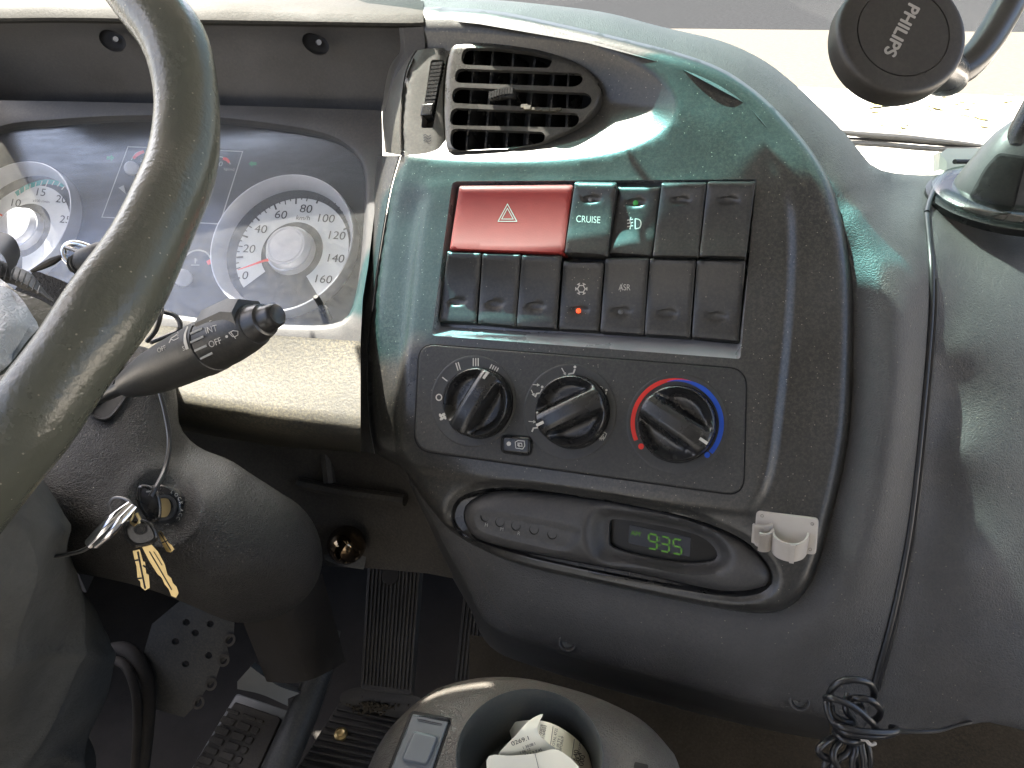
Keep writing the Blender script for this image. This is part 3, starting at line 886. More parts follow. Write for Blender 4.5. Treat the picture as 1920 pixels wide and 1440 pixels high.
# the underside lip below the padded dash
lowl = spl(EDGE_LOW, 60, False)
g = G()
dl = d_pad(lowl[:, 0], lowl[:, 1])
g.loft([W(lowl[:, 0], lowl[:, 1], dl + .001), W(lowl[:, 0] + 3, lowl[:, 1] + 12, dl + .012), W(lowl[:, 0] + 4, lowl[:, 1] + 30, dl + .035), W(lowl[:, 0] + 6, lowl[:, 1] + 42, dl + .10)], False)
g.obj('underside_lip', 'bezel', dash)
# moulding seam on the lower left corner
Print(d_pad, .0004).line(spl([(868, 1030), (887, 1060), (915, 1110), (945, 1160), (965, 1190)], 20, False), 1.6).obj('mould_seam', 'seam', dash)

g = G()
g.box((-.84, .88, 1.66), (.27, 0, 0), (0, .16, .02), (0, .02, .30))
g.obj('outer_dash', 'bezel', dash)
# two screws set in the lower dash
def screw(px, py, depth, r, parent):
    d = float(depth(px, py))
    pl = Plane(px, py, d - .0006, (-.25, .22, -.94), (.95, -.1, -.2))
    g = lathe_plane(pl, px, py, [(-.002, r * 1.5), (.0002, r * 1.45), (.0005, r * 1.25), (-.001, r * 1.05), (-.0025, r * .95)], 24, cap1=False)
    o = g.obj('screw_well', 'bezel', parent)
    g = lathe_plane(pl, px, py, [(-.0025, r * .95), (-.0016, r * .9), (-.0013, r * .7), (-.0013, .0001)], 20)
    g.obj('screw_head', 'greysteel', parent)
    Print(pl.at(-.0012), .0002).line([(px - 4, py - 1), (px + 4, py + 1)], 2).line([(px + 1, py - 4), (px - 1, py + 4)], 2).obj('cross_slot', 'black', parent)
screw(1065, 1204, d_pad, .0052, dash)
screw(1499, 1313, d_pad, .0052, dash)

# ---- hood over the instruments
LIP = [(-60, 42), (120, 40), (300, 43), (500, 46), (750, 50), (794, 49)]
WALLB = [(-60, 190), (120, 192), (300, 196), (500, 202), (716, 209), (760, 210)]
def dcl(off): return lambda x, y: CL.d(x, y) + off
g = G()
n = 40
lip, wb = spl(LIP, n, False), spl(WALLB, n, False)
xs = lip[:, 0]
dlip = np.interp(xs, [-60, 400, 750, 794], [.72, .695, .668, .667])
dwb = CL.d(wb[:, 0], wb[:, 1]) + .012
rows = [W(wb[:, 0], wb[:, 1], dwb)]
for a in (.25, .5, .75, .9):
    Q = wb * (1 - a) + lip * a
    rows.append(W(Q[:, 0], Q[:, 1], dwb * (1 - a) + (dlip + .012) * a + .004 * math.sin(a * 3.14)))
rows.append(W(lip[:, 0], lip[:, 1] + 3, dlip + .010))
g.loft(rows, False)
hood_wall = g.obj('hood_inner_wall', 'bezel', dash)
g = G()
rows = [W(lip[:, 0], lip[:, 1] + 3, dlip + .010), W(lip[:, 0], lip[:, 1] - 1, dlip + .001), W(lip[:, 0], lip[:, 1] - 7, dlip - .0005), W(lip[:, 0], lip[:, 1] - 22, dlip + .002)]
for a, dd in ((30, .007), (37, .016), (44, .032), (52, .060), (62, .12), (74, .20)):
    rows.append(W(lip[:, 0], lip[:, 1] - a + xs * .004, dlip + dd))
g.loft(rows, False)
g.obj('hood_top', 'hoodtop', dash)
# two screw holes in the hood wall
for px, py in ((211, 76), (592, 82)):
    dd = float(np.interp(px, [-60, 400, 750, 794], [.72, .695, .668, .667])) + .016
    g = G()
    e0 = ellipse(px, py, 27, 18, 28); e1 = ellipse(px - 5, py - 4, 22, 14, 28)
    g.loft([W(e0[:, 0], e0[:, 1], dd - .0025), W(e0[:, 0], e0[:, 1], dd - .0022), W(e1[:, 0], e1[:, 1], dd + .0005)], True, False, True)
    o = g.obj('screw_hole', 'black', dash)
    Print(lambda x, y: np.full(np.shape(x), dd - .0005), 0).line(spl(ellipse(px + 2, py + 2, 25, 16, 28, 20)[1:8], 12, False), [1, 5, 1]).obj('hole_lip', 'bezel', dash)
    tube('screw_head', [w1(px + 6, py - 3, dd - .004), w1(px + 4, py - 2, dd)], .0025, 'steel', dash, 8, 1)
# pillar between hood and centre panel
g = G()
L0 = spl([(750, 52), (752, 95), (735, 130), (720, 190), (716, 209)], 20, False)
g.loft([W(L0[:, 0] - 2, L0[:, 1], np.linspace(.672, .735, 20)), W(L0[:, 0] + 6, L0[:, 1], np.linspace(.668, .70, 20)), W(L0[:, 0] + 44, L0[:, 1] - 2, np.linspace(.668, .69, 20))], False)
g.obj('hood_end', 'bezel', dash)
g = G()
qq = spl([(748, 48), (750, 72), (752, 100)], 8, False); q2 = spl([(796, 46), (788, 72), (784, 100)], 8, False)
g.loft([W(qq[:, 0], qq[:, 1], .73), W(qq[:, 0] + 1, qq[:, 1], .694), W(q2[:, 0] + 2, q2[:, 1], .684), W(q2[:, 0] + 3, q2[:, 1], .70)], False)
g.obj('hood_end', 'bezel', dash)

# ---- bezel round the instruments
lens_edge = spl([(-120, 420), (-80, 290), (0, 241), (100, 228), (250, 220), (400, 223), (530, 238), (610, 254), (655, 278), (678, 308), (684, 350), (682, 420), (675, 500), (664, 565), (648, 597), (610, 609), (540, 609), (420, 602), (310, 588), (150, 570), (-20, 550), (-100, 520)], 120)
bez_out = np.array([(-160, 186), (120, 190), (300, 194), (500, 200), (716, 207), (718, 300), (702, 400), (690, 500), (680, 560), (676, 640), (560, 632), (420, 622), (300, 610), (150, 590), (-20, 575), (-160, 560)], float)
def h_bez(X, Y):
    dd = pdist(lens_edge, X, Y)
    e = np.clip(dd / 9, 0, 1)
    return .012 - .004 * (1 - np.sqrt(np.maximum(0, 1 - (1 - e) ** 2)))
skin('cluster_bezel', bez_out, lambda X, Y: CL.d(X, Y, h_bez(X, Y)), 'bezel', dash, holes=[lens_edge], guides=[inset(lens_edge, -4), inset(lens_edge, -9)], step=18, edge=9, hskirt=-CL.N * .008, sharp=50)
# ---- knee roll below the instruments, dusty and in the sun
r0 = spl([(-160, 560), (-20, 575), (150, 590), (300, 610), (420, 622), (560, 632), (676, 640)], 40, False)
def drow(base, add): return lambda x: np.interp(x, [-160, 330, 676], base) + add
def row(xs, ys, ds): return W(xs, ys, ds)
X = r0[:, 0]
d0 = CL.d(X, r0[:, 1], .012)
yb = lambda v: np.interp(X, [-160, 330, 520, 676], v)
g = G()
rows = [W(X, r0[:, 1], d0 + .0), W(X, r0[:, 1] + 6, d0 - .001)]
for ya, da in [((620, 660, 680, 690), -.012), ((650, 705, 725, 738), -.024), ((668, 730, 758, 775), -.034), ((678, 747, 778, 796), -.0385), ((684, 757, 789, 808), -.0385), ((691, 767, 801, 819), -.034), ((699, 779, 814, 832), -.022), ((712, 800, 832, 846), .03), ((722, 812, 842, 852), .08)]:
    rows.append(W(X, yb(ya), np.interp(X, [-160, 330, 676], [.745, .690, .655]) + da))
g.loft(rows, False)
g.obj('knee_roll', 'dusty', dash)
# lower dash behind the column: recessed panel with ribs
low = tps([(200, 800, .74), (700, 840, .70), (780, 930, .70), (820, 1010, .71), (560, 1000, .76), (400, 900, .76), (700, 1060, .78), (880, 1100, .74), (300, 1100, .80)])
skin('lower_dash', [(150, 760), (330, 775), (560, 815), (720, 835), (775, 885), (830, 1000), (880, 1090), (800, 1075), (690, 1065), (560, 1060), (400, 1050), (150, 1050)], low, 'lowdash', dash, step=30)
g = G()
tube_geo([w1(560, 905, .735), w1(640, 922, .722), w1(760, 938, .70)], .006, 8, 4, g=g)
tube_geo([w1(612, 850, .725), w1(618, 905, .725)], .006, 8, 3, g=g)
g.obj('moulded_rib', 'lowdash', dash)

# ================================================================== SWITCHES in the centre panel
SW_GRP = "rocker switches in the panel's switch bank"
def rocker(name, label, quadpx, mat, h0, led, lip_top, lip_bot, dimple=None, group=SW_GRP, symbol=None, dish=.0055):
    q = np.array(quadpx, float)                     # TL TR BR BL
    loc = Vector(PN.pt(*q.mean(0), -.012))
    t = thing(name, label, 'hazard switch' if name.startswith('hazard') else 'rocker switch', loc, group)
    mid = q.mean(0)
    q = mid + (q - mid) * np.array((.992, .992))
    out = rpoly(q, 4, 4)
    def tt(X, Y):                                   # 0 at the top edge, 1 at the bottom edge; s across
        top = q[0][1] + (X - q[0][0]) / (q[1][0] - q[0][0]) * (q[1][1] - q[0][1])
        bot = q[3][1] + (X - q[3][0]) / (q[2][0] - q[3][0]) * (q[2][1] - q[3][1])
        return (Y - top) / np.maximum(bot - top, 1)
    L = np.linalg.norm(q[3] - q[0])
    def h(X, Y):
        X, Y = np.asarray(X, float), np.asarray(Y, float)
        v = tt(X, Y)
        z = h0 + dish * (2 * v - 1) ** 2 + lip_top * (1 - v) + lip_bot * v
        e = np.clip(v / (11 / L), 0, 1); z = z - .0045 * (1 - np.sqrt(np.maximum(0, 1 - (1 - e) ** 2)))
        e = np.clip((1 - v) / (9 / L), 0, 1); z = z - .004 * (1 - np.sqrt(np.maximum(0, 1 - (1 - e) ** 2)))
        e = np.clip(pdist(out, X, Y) / 4.0, 0, 1); z = z - .0008 * (1 - e) ** 2
        if dimple is not None:
            x0, y0, rx, ry = dimple
            r = np.sqrt(((X - x0) / rx) ** 2 + ((Y - y0) / ry) ** 2)
            z = z - .0021 * np.sqrt(np.maximum(0, 1 - np.minimum(r, 1) ** 2))
        return z
    d = lambda X, Y: PN.d(X, Y, h(X, Y))
    guides = [inset(out, 4), ('o', np.array([q[0] * .92 + q[3] * .08 + (4, 0), q[1] * .92 + q[2] * .08 - (4, 0)])), ('o', np.array([q[0] * .07 + q[3] * .93 + (4, 0), q[1] * .07 + q[2] * .93 - (4, 0)]))]
    if dimple is not None:
        x0, y0, rx, ry = dimple
        guides += [ellipse(x0, y0, rx, ry, 3, 26), ellipse(x0, y0, rx * .85, ry * .85, 3, 22), ellipse(x0, y0, rx * .5, ry * .5, 3, 16)]
    skin('rocker_body', out, d, mat, t, guides=guides, step=7, edge=6, skirt=-PN.N * .014, sharp=55)
    if led:
        x0, y0, rx, ry = dimple
        pl = Plane(x0 - 1, y0 + 1, float(d(x0, y0)), PN.n, (.939, -.075, -.335))
        lathe_plane(pl, x0 - 1, y0 + 1, [(-.0005, .0022), (.0006, .0021), (.0011, .0014), (.0013, .0002)], 14).obj('indicator_lamp', led, t)
    if symbol:
        symbol(Print(d, .0003), t)
    return t

def sym_hazard(p, t):
    for k, wd in ((1.0, 2.6), (.62, 2.2)):
        c = np.array((951.5, 403.5))
        tri = np.array([(951.5, 382.5), (969, 415), (934, 415)]) * k + c * (1 - k)
        p.line(tri, wd, True)
    p.obj('triangle_symbol', 'print', t)
def sym_cruise(p, t): p.text("CRUISE", 1103, 411, 12.5, 3, .80).obj('lettering', 'print', t)
def sym_fog(p, t):
    p.line([(1191, 410), (1191, 429)], 2).line(spl([(1191, 410), (1199, 412), (1202, 419), (1199, 427), (1191, 429)], 12, False), 2)
    for y in (412, 418, 424): p.line([(1176, y + 1), (1187, y - 1)], 2)
    p.line([(1183, 407), (1181, 414), (1183, 420), (1181, 430)], 2)
    p.obj('fog_lamp_symbol', 'print', t)
def sym_snow(p, t):
    c = np.array((1090, 541.5))
    hx = [c + 7.2 * np.array((math.cos(a), math.sin(a))) for a in np.arange(6) * math.pi / 3]
    p.line(hx, 2.2, True)
    for k in range(6):
        a = k * math.pi / 3 + math.pi / 6 * 0
        u = np.array((math.cos(a), math.sin(a))); v = np.array((-u[1], u[0]))
        p.line([c + u * 7, c + u * 11.5], 2).line([c + u * 11 + v * 3, c + u * 9, c + u * 11 - v * 3], 1.6)
    p.obj('snowflake_symbol', 'print', t)
def sym_asr(p, t):
    p.text("ASR", 1171, 538.5, 11.5, 1, .78).line([(1163, 547), (1167, 531)], .8).obj('lettering', 'print', t)

rocker('hazard_switch', 'wide red hazard warning switch with a white double triangle', [(861, 348), (1075, 346), (1057, 478), (842, 470)], 'red', .000, None, .002, .003, None, None, sym_hazard, .0050)
rocker('rocker_switch', 'black switch lettered CRUISE beside the red hazard switch', [(1078, 340), (1157, 341), (1138, 482), (1058, 476)], 'switch', .000, 'ledoff', .004, .006, (1109, 373.5, 18, 8), symbol=sym_cruise)
rocker('rocker_switch', 'black fog lamp switch with a green indicator, right of the CRUISE switch', [(1160, 348), (1239, 348), (1221, 483), (1141, 477)], 'switch', -.002, 'ledgreen', -.002, .003, (1193, 380, 19, 8.5), symbol=sym_fog)
rocker('rocker_switch', 'blank black switch between the fog lamp switch and the top right blank switch', [(1241, 341), (1325, 341), (1309, 484), (1223, 483)], 'switch', .000, None, .003, .004, (1276, 376, 19, 8.5))
rocker('rocker_switch', 'blank black switch at the right end of the top row', [(1327, 339), (1417, 339), (1398, 485), (1311, 483)], 'switch', .000, None, .003, .004, (1366, 376, 20, 8.5))
rocker('rocker_switch', 'leftmost blank black switch in the bottom row, under the red hazard switch', [(839, 470), (903, 472), (893, 608), (823, 605)], 'switch', -.001, None, .004, -.010, (857, 566, 17, 8.5))
rocker('rocker_switch', 'second blank black switch from the left in the bottom row', [(905, 473), (977, 475), (967, 615), (896, 608)], 'switch', -.001, None, .004, -.010, (928, 570, 17, 8.5))
rocker('rocker_switch', 'third blank black switch from the left in the bottom row, beside the snowflake switch', [(979, 476), (1053, 478), (1043, 619), (968, 615)], 'switch', -.001, None, .004, -.010, (1004, 574, 18, 8.5))
rocker('rocker_switch', 'black air conditioning switch with a snowflake symbol and lit red lamp', [(1057, 488), (1133, 489), (1123, 624), (1047, 620)], 'switch', -.003, 'ledred', .004, -.010, (1086, 582, 18, 8.5), symbol=sym_snow)
rocker('rocker_switch', 'black switch lettered ASR in the bottom row', [(1136, 482), (1217, 482), (1207, 630), (1125, 625)], 'switch', -.001, 'ledoff', .004, -.010, (1165, 584, 19.5, 9), symbol=sym_asr)
rocker('rocker_switch', 'blank black switch in the bottom row right of the ASR switch', [(1219, 483), (1305, 485), (1294, 635), (1208, 630)], 'switch', -.001, None, .004, -.010, (1251, 588, 20, 9))
rocker('rocker_switch', 'rightmost blank black switch in the bottom row above the sky-lit ledge', [(1307, 485), (1398, 487), (1385, 643), (1297, 635)], 'switch', -.001, None, .004, -.010, (1343, 593.5, 21, 9))

# ================================================================== CLIMATE PANEL
clim = thing('climate_panel', 'black heater control panel with three rotary dials under the switch bank', 'heater panel', Vector(PN.pt(1085, 900, 0)))
pad('gasket', inset(clim_out, -3), PN, -.002, .0006, 'black', clim, bev=1)
pad('faceplate', clim_out, PN, .0, .0022, 'climate', clim, bev=2.5, bh=.0008)
HF = .0022
RD = .0383
def dial(px, py):
    return lathe_plane(PN, px, py, [(HF - .001, RD), (HF + .0004, RD), (HF + .0008, RD - .0008), (HF + .0006, RD - .002), (HF + .0007, .0270), (HF - .0002, .0262)], 64).obj('dial_plate', 'dial', clim)
def knob(px, py, r, ang, end):
    """ang: direction of the pointer in panel axes (degrees, counter-clockwise from right); (px, py) is the middle of the knob's shoulder"""
    hb, ht, hw = HF + .0125, HF + .0195, .0066
    c = PN.pt(px, py, hb) - PN.N * hb; a = RAD(ang)
    u = PN.U * math.cos(a) + PN.V * math.sin(a); v = -PN.U * math.sin(a) + PN.V * math.cos(a); n = PN.N
    th = np.linspace(0, 2 * math.pi, 96, endpoint=False)
    def z(x, y):
        q = np.hypot(x, y) / r
        f = smooth((np.abs(y) - hw) / .0042)
        cheek = hb - .0085 * smooth((1 - q) / .30) * smooth((np.abs(y) - hw) / .0065)
        bar = ht - .0045 * (np.abs(x) / r) ** 2.5 - .0012 * smooth((np.abs(y) - hw * .6) / (hw * .4))
        zz = bar * (1 - f) + np.minimum(cheek, bar) * f
        return zz - .0022 * np.clip((q - .955) / .045, 0, 1) ** 2
    # heights on a fine disc: concentric rings plus lines along the bar's edges
    pts = [(r * math.cos(t), r * math.sin(t)) for t in th]
    E = [(i, (i + 1) % 96) for i in range(96)]
    for q in (.985, .955, .90):
        b0 = len(pts); pts += [(r * q * math.cos(t), r * q * math.sin(t)) for t in th]; E += [(b0 + i, b0 + (i + 1) % 96) for i in range(96)]
    st = .00085
    for y in np.concatenate([np.arange(-r, r, .0021), [s * (hw + k) for s in (-1, 1) for k in (-.0026, -.0013, 0, .0011, .0022, .0033, .0044)]]):
        for x in np.arange(-r, r, .0021):
            if math.hypot(x, y) < r * .88: pts.append((x + (hash((round(y * 1e5))) % 7) * 1e-5, y))
    res = delaunay_2d_cdt([Vector(p) for p in pts], E, [], 0, 1e-6)
    P2 = np.array([(q.x, q.y) for q in res[0]])
    Z = z(P2[:, 0], P2[:, 1])
    g = G(); g.add(c + n * Z[:, None] + P2[:, :1] * u + P2[:, 1:] * v, [tuple(f) for f in res[2]])
    rim = np.stack([r * np.cos(th), r * np.sin(th)], 1)
    top = c + n * z(rim[:, 0], rim[:, 1])[:, None] + rim[:, :1] * u + rim[:, 1:] * v
    g.loft([c + n * HF + 1.02 * (rim[:, :1] * u + rim[:, 1:] * v), top], True)
    ko = g.obj('knob', 'gloss', clim, sharp=50)
    g = G()
    g.loft([c + n * zz + rr * (np.cos(th)[:, None] * PN.U + np.sin(th)[:, None] * PN.V) for zz, rr in ((HF + .0008, r + .0014), (HF + .003, r + .0010), (HF + .0032, r - .001))], True, False, False)
    g.obj('knob_skirt', 'black', ko)
    g = G()
    zc = float(z(np.array(r * .82), np.array(0.0)))
    g.box(c + n * (zc - .0006) + u * (r * .82) + v * end, u * r * .15, v * .0011, n * .0012)
    g.obj('pointer', 'print', ko)
    return ko
dial(887, 752); dial(1068, 772); dial(1269, 794)
def ang_of(px0, py0, px1, py1):
    d = PN.pt(px1, py1) - PN.pt(px0, py0)
    return math.degrees(math.atan2(d.dot(PN.V), d.dot(PN.U)))
knob(889, 754, .0284, ang_of(845, 805, 902, 712), .002)
knob(1067, 771, .0284, ang_of(1117, 750, 1015, 797), .0)
knob(1266, 794, .0284, ang_of(1204, 757, 1317, 832), .001)
pd = Print(PN.at(HF + .0009), .0003)
# fan dial: fan, O, I, II, III, IIII
for k in range(4):
    a = k * math.pi / 2 + .4; c = np.array((830, 781))
    pd.poly(ellipse(c[0] + 4.2 * math.cos(a), c[1] + 4.2 * math.sin(a), 4.4, 2.6, math.degrees(a) + 35, 10))
pd.line(ellipse(823, 745, 5.2, 5.6, 0, 18), 2.2, True)
def bars(cx, cy, n, ang, gap=4.6, L=15):
    a = RAD(ang); u = np.array((math.sin(a), -math.cos(a))); v = np.array((math.cos(a), math.sin(a)))
    for i in range(n):
        c = np.array((cx, cy)) + v * gap * (i - (n - 1) / 2)
        pd.line([c - u * L / 2, c + u * L / 2], 2.1)
bars(834, 711, 1, -52, L=12); bars(859, 687, 2, -17); bars(892, 679, 3, 0); bars(925, 693, 4, 28)
# air flow dial: seated figures with arrows, screen
def seat(cx, cy, s=1.0):
    pd.disc(cx + 7 * s, cy - 10 * s, 2.6 * s)
    pd.line([(cx + 7 * s, cy - 6 * s), (cx + 4 * s, cy + 2 * s), (cx - 4 * s, cy + 3 * s), (cx - 7 * s, cy + 10 * s)], 3.2 * s)
def arrow(x0, y0, x1, y1, wd=1.8):
    pd.line([(x0, y0), (x1, y1)], wd)
    d = np.array((x1 - x0, y1 - y0), float); d /= np.linalg.norm(d); p = np.array((-d[1], d[0]))
    e = np.array((x1, y1)); pd.poly([e + d * 2.5, e - d * 3 + p * 3, e - d * 3 - p * 3])
def screen(cx, cy, s=1.0):
    pd.line([(cx - 10 * s, cy - 4 * s), (cx - 5 * s, cy - 7 * s), (cx + 5 * s, cy - 7 * s), (cx + 10 * s, cy - 4 * s), (cx + 6 * s, cy + 5 * s), (cx - 6 * s, cy + 5 * s)], 1.6 * s, True)
    for q in (-3.5, 0, 3.5): pd.line(spl([(cx + q * s, cy + 9 * s), (cx + q * s + 1, cy + 4 * s), (cx + q * s - 1, cy), (cx + q * s, cy - 4 * s)], 8, False), 1.4 * s)
seat(1071, 698); arrow(1053, 690, 1060, 702)
seat(1010, 735, .95); arrow(999, 721, 1010, 722, 1.4); arrow(996, 731, 1001, 741, 1.4)
seat(1004, 800, .95); arrow(991, 790, 1003, 791, 1.4)
seat(1131, 740, .85); screen(1124, 729, .62)
screen(1128, 817, .95)
# temperature dial: red band, blue band, two dots
def band(c, r, a0, a1, w0, w1, n=40):
    t = np.radians(np.linspace(a0, a1, n)); p0 = PN.pt(*c, HF + .0009)
    P = p0 + r * (np.cos(t)[:, None] * PN.U + np.sin(t)[:, None] * PN.V)
    return PN.px(P), np.linspace(w0, w1, n)
Q, wd = band((1269, 794), .0335, 208, 62, 8, 1.0)
wd = np.minimum(8, 8 * np.linspace(0, 1, 40)[::-1] * 2.6)
rd = Print(PN.at(HF + .0009), .0003); rd.line(Q, wd); rd.disc(1202, 837, 5.4, 5.6); rd.obj('warm_band', 'redprint', clim)
Q, wd = band((1269, 794), .0327, 108, -36, 1, 9)
wd = np.minimum(9, 9 * np.linspace(0, 1, 40) * 2.6 + .5)
bd = Print(PN.at(HF + .0009), .0004); bd.line(Q, wd); bd.disc(1326, 853, 5.4, 5.6); bd.obj('cool_band', 'blueprint', clim)
tag(pd.obj('dial_markings', 'print', clim), kind='stuff')
# recirculation button
bq = rpoly([(942, 817), (996, 820), (994, 853), (941, 847)], 9, 5)
pad('button_surround', inset(bq, -3), PN, HF - .0005, HF + .0006, 'black', clim, bev=1.5)
pad('button', bq, PN, HF, HF + .0042, 'gloss', clim, bev=5, bh=.0022)
bp_ = Print(PN.at(HF + .0042), .0003)
bp_.disc(954, 832, 4.2)
bp_.line([(966, 829), (971, 826), (983, 827), (984, 836), (980, 842), (967, 840)], 1.5, True).line([(970, 831), (978, 831), (979, 837), (972, 836)], 1.8).poly([(969, 834), (974, 832), (974, 839)])
bp_.obj('recirculation_symbol', 'print', clim)

# ================================================================== CLOCK POD
clock = thing('clock', 'oval dash clock pod with a green digital time of 9:35 AM', 'clock', Vector(PN.pt(1150, 1100, -.012)))
pod_in = spl([(871, 963), (880, 943), (912, 926), (959, 920), (1090, 931), (1240, 957), (1352, 994), (1412, 1029), (1442, 1066), (1444, 1088), (1424, 1102), (1350, 1107), (1200, 1075), (1000, 1037), (905, 1014), (878, 990)], 90)
base_h = lambda x, y: h_panel(x, y)
wall_h = -.0175
btn = rpoly(spl([(893, 978), (897, 962), (930, 960), (1000, 972), (1060, 985), (1092, 996), (1078, 1018), (1056, 1034), (977, 1017), (903, 995)], 40), 0)
win = rpoly(spl([(1141, 992), (1144, 974), (1180, 975), (1277, 993), (1325, 1012), (1346, 1038), (1334, 1054), (1277, 1057), (1202, 1044), (1148, 1028), (1140, 1012)], 50), 0)
hood_o = spl([(1090, 1000), (1100, 966), (1122, 947), (1180, 955), (1277, 972), (1350, 1004), (1378, 1042), (1360, 1072), (1290, 1078), (1200, 1064), (1122, 1060), (1098, 1035)], 60)
def h_pod(X, Y):
    X, Y = np.asarray(X, float), np.asarray(Y, float)
    d = pdist(pod_in, X, Y)
    z = wall_h + .0015 + .011 * np.sqrt(np.clip(1 - (1 - np.clip(d / 60, 0, 1)) ** 2, 0, 1))
    ib = inside(btn, X, Y); db = np.where(ib, pdist(btn, X, Y), 0)
    z = z - .0022 * smooth(db / 7)
    ih = inside(hood_o, X, Y); iw = inside(win, X, Y)
    dh = pdist(hood_o, X, Y); dw = np.where(iw, 0, pdist(win, X, Y))
    k = np.where(ih, dh / np.maximum(dh + dw, 1e-6), 0)
    z = z - .0145 * smooth(k) * np.where(ih, 1, 0)
    return z
d_pod = lambda X, Y: PN.d(X, Y, h_pod(X, Y))
ring_wall('pod_surround', [(pod_out, d_panel), (inset(pod_out, 4), PN.at(-.0165)), (inset(pod_out, 9), PN.at(-.020)), (inset(pod_in, -2), PN.at(wall_h - .003))], 'gloss', clock)
skin('pod_body', pod_in, d_pod, 'bezel', clock, holes=[inset(win, 1)], guides=[btn, inset(btn, 7), hood_o, inset(hood_o, 8), inset(win, -4), inset(pod_in, 5), inset(pod_in, 14)], step=8, edge=7, skirt=-PN.N * .006, hskirt=-PN.N * .006, sharp=60)
skin('display_window', inset(win, -3), lambda X, Y: PN.d(X, Y, -.0275), 'lcd', clock, step=20)
lcd = rpoly([(1180, 984), (1296, 1008), (1294, 1045), (1178, 1018)], 2, 2)
pad('lcd_panel', lcd, PN, -.0275, -.0268, 'dialdark', clock, bev=.5)
lp = Print(PN.at(-.0266), .0001)
SEG = {'9': 'abcdfg', '3': 'abcdg', '5': 'acdfg'}
def digit(ch, cx, cy, w_, h_):
    ex = np.array((.98, .20)) ; ey = np.array((-.07 + .12, -1.0))
    P = lambda x, y: np.array((cx, cy)) + ex * x * w_ / 2 + ey * y * h_ / 2
    s = {'a': ((-.8, 1), (.8, 1)), 'b': ((1, .88), (1, .12)), 'c': ((1, -.12), (1, -.88)), 'd': ((-.8, -1), (.8, -1)), 'e': ((-1, -.12), (-1, -.88)), 'f': ((-1, .88), (-1, .12)), 'g': ((-.8, 0), (.8, 0))}
    for k in SEG[ch]: lp.line([P(*s[k][0]), P(*s[k][1])], 3.3)
digit('9', 1224, 1015.5, 16, 27); digit('3', 1247, 1020.5, 16, 27); digit('5', 1270, 1025, 16, 27)
lp.disc(1236.5, 1013, 1.5); lp.disc(1236, 1023, 1.5)
lp.text("AM", 1191.5, 1000, 9, 9, 1.0)
lp.obj('lit_digits', 'lcdon', clock)
for px, py in ((910, 969), (938, 979), (968, 986), (1002, 993), (1036, 1002)):
    dd = float(h_pod(px, py))
    g = lathe_plane(PN, px, py, [(dd - .001, .0042), (dd + .0003, .0040), (dd - .0004, .0032), (dd - .0018, .0028)], 18)
    g.obj('set_button', 'black', clock)
hp = Print(d_pod, .0004)
for t_, x, y in (("H", 912, 984), ("M", 941, 992), ("R", 973, 1000)): hp.text(t_, x, y, 7, 10, .9)
hp.obj('lettering', 'dimprint', clock)

# ================================================================== AIR VENT
vent = thing('air_vent', 'teardrop black air vent with slats and side thumbwheel at the top of the centre panel', 'air vent', Vector(PN.pt(950, 280, -.02)))
hv = lambda X, Y: h_panel(X, Y)
slots = [rpoly([(868, 89), (940, 91), (1000, 98), (1037, 109), (1030, 128), (863, 121)], [14, 0, 0, 9, 9, 14], 5),
         rpoly([(855, 128), (1090, 137), (1094, 152), (1080, 163), (851, 155)], [13, 8, 10, 10, 13], 5),
         rpoly([(850, 163), (1103, 174), (1112, 190), (1097, 205), (845, 193)], [14, 10, 12, 12, 14], 5),
         rpoly([(846, 202), (1083, 212), (1087, 225), (1078, 239), (842, 235)], [14, 8, 8, 10, 14], 5),
         rpoly([(846, 241), (1018, 247), (1024, 258), (1015, 269), (960, 279), (856, 283), (843, 270)], [10, 8, 8, 10, 0, 16, 14], 5)]
def h_grille(X, Y): return -.002 - .004 * np.clip((np.asarray(X, float) - 840) / 280, 0, 1) - .0025 * (1 - np.sqrt(np.clip(pdist(grille_out, X, Y) / 7, 0, 1)))
skin('vent_frame', grille_out, lambda X, Y: PN.d(X, Y, h_grille(X, Y)), 'grille', vent, holes=[slots[0], slots[1], slots[2], slots[3], slots[4]], step=8, edge=7, skirt=-PN.N * .014, hskirt=-PN.N * .005, guides=[inset(grille_out, 5)], sharp=45)
ring_wall('duct', [(inset(grille_out, 1), PN.at(-.012)), (inset(grille_out, 3), PN.at(-.065))], 'black', vent, cap=True)
for i, (x0, ya, x1, yb_) in enumerate([(890, 92, 874, 280), (924, 96, 910, 280), (963, 100, 949, 277), (1003, 108, 988, 270), (1040, 118, 1028, 258), (1066, 128, 1062, 240)]):
    g = G()
    a0, a1 = PN.pt(x0, ya, -.015), PN.pt(x1, yb_, -.015)
    t1 = PN.U * .0009
    bk = -PN.N * .020 + PN.U * .007
    g.loft([[a0 - t1, a0 + t1, a1 + t1, a1 - t1], [a0 - t1 + bk, a0 + t1 + bk, a1 + t1 + bk, a1 - t1 + bk]], True, True, True)
    g.obj('vane', 'gloss', vent)
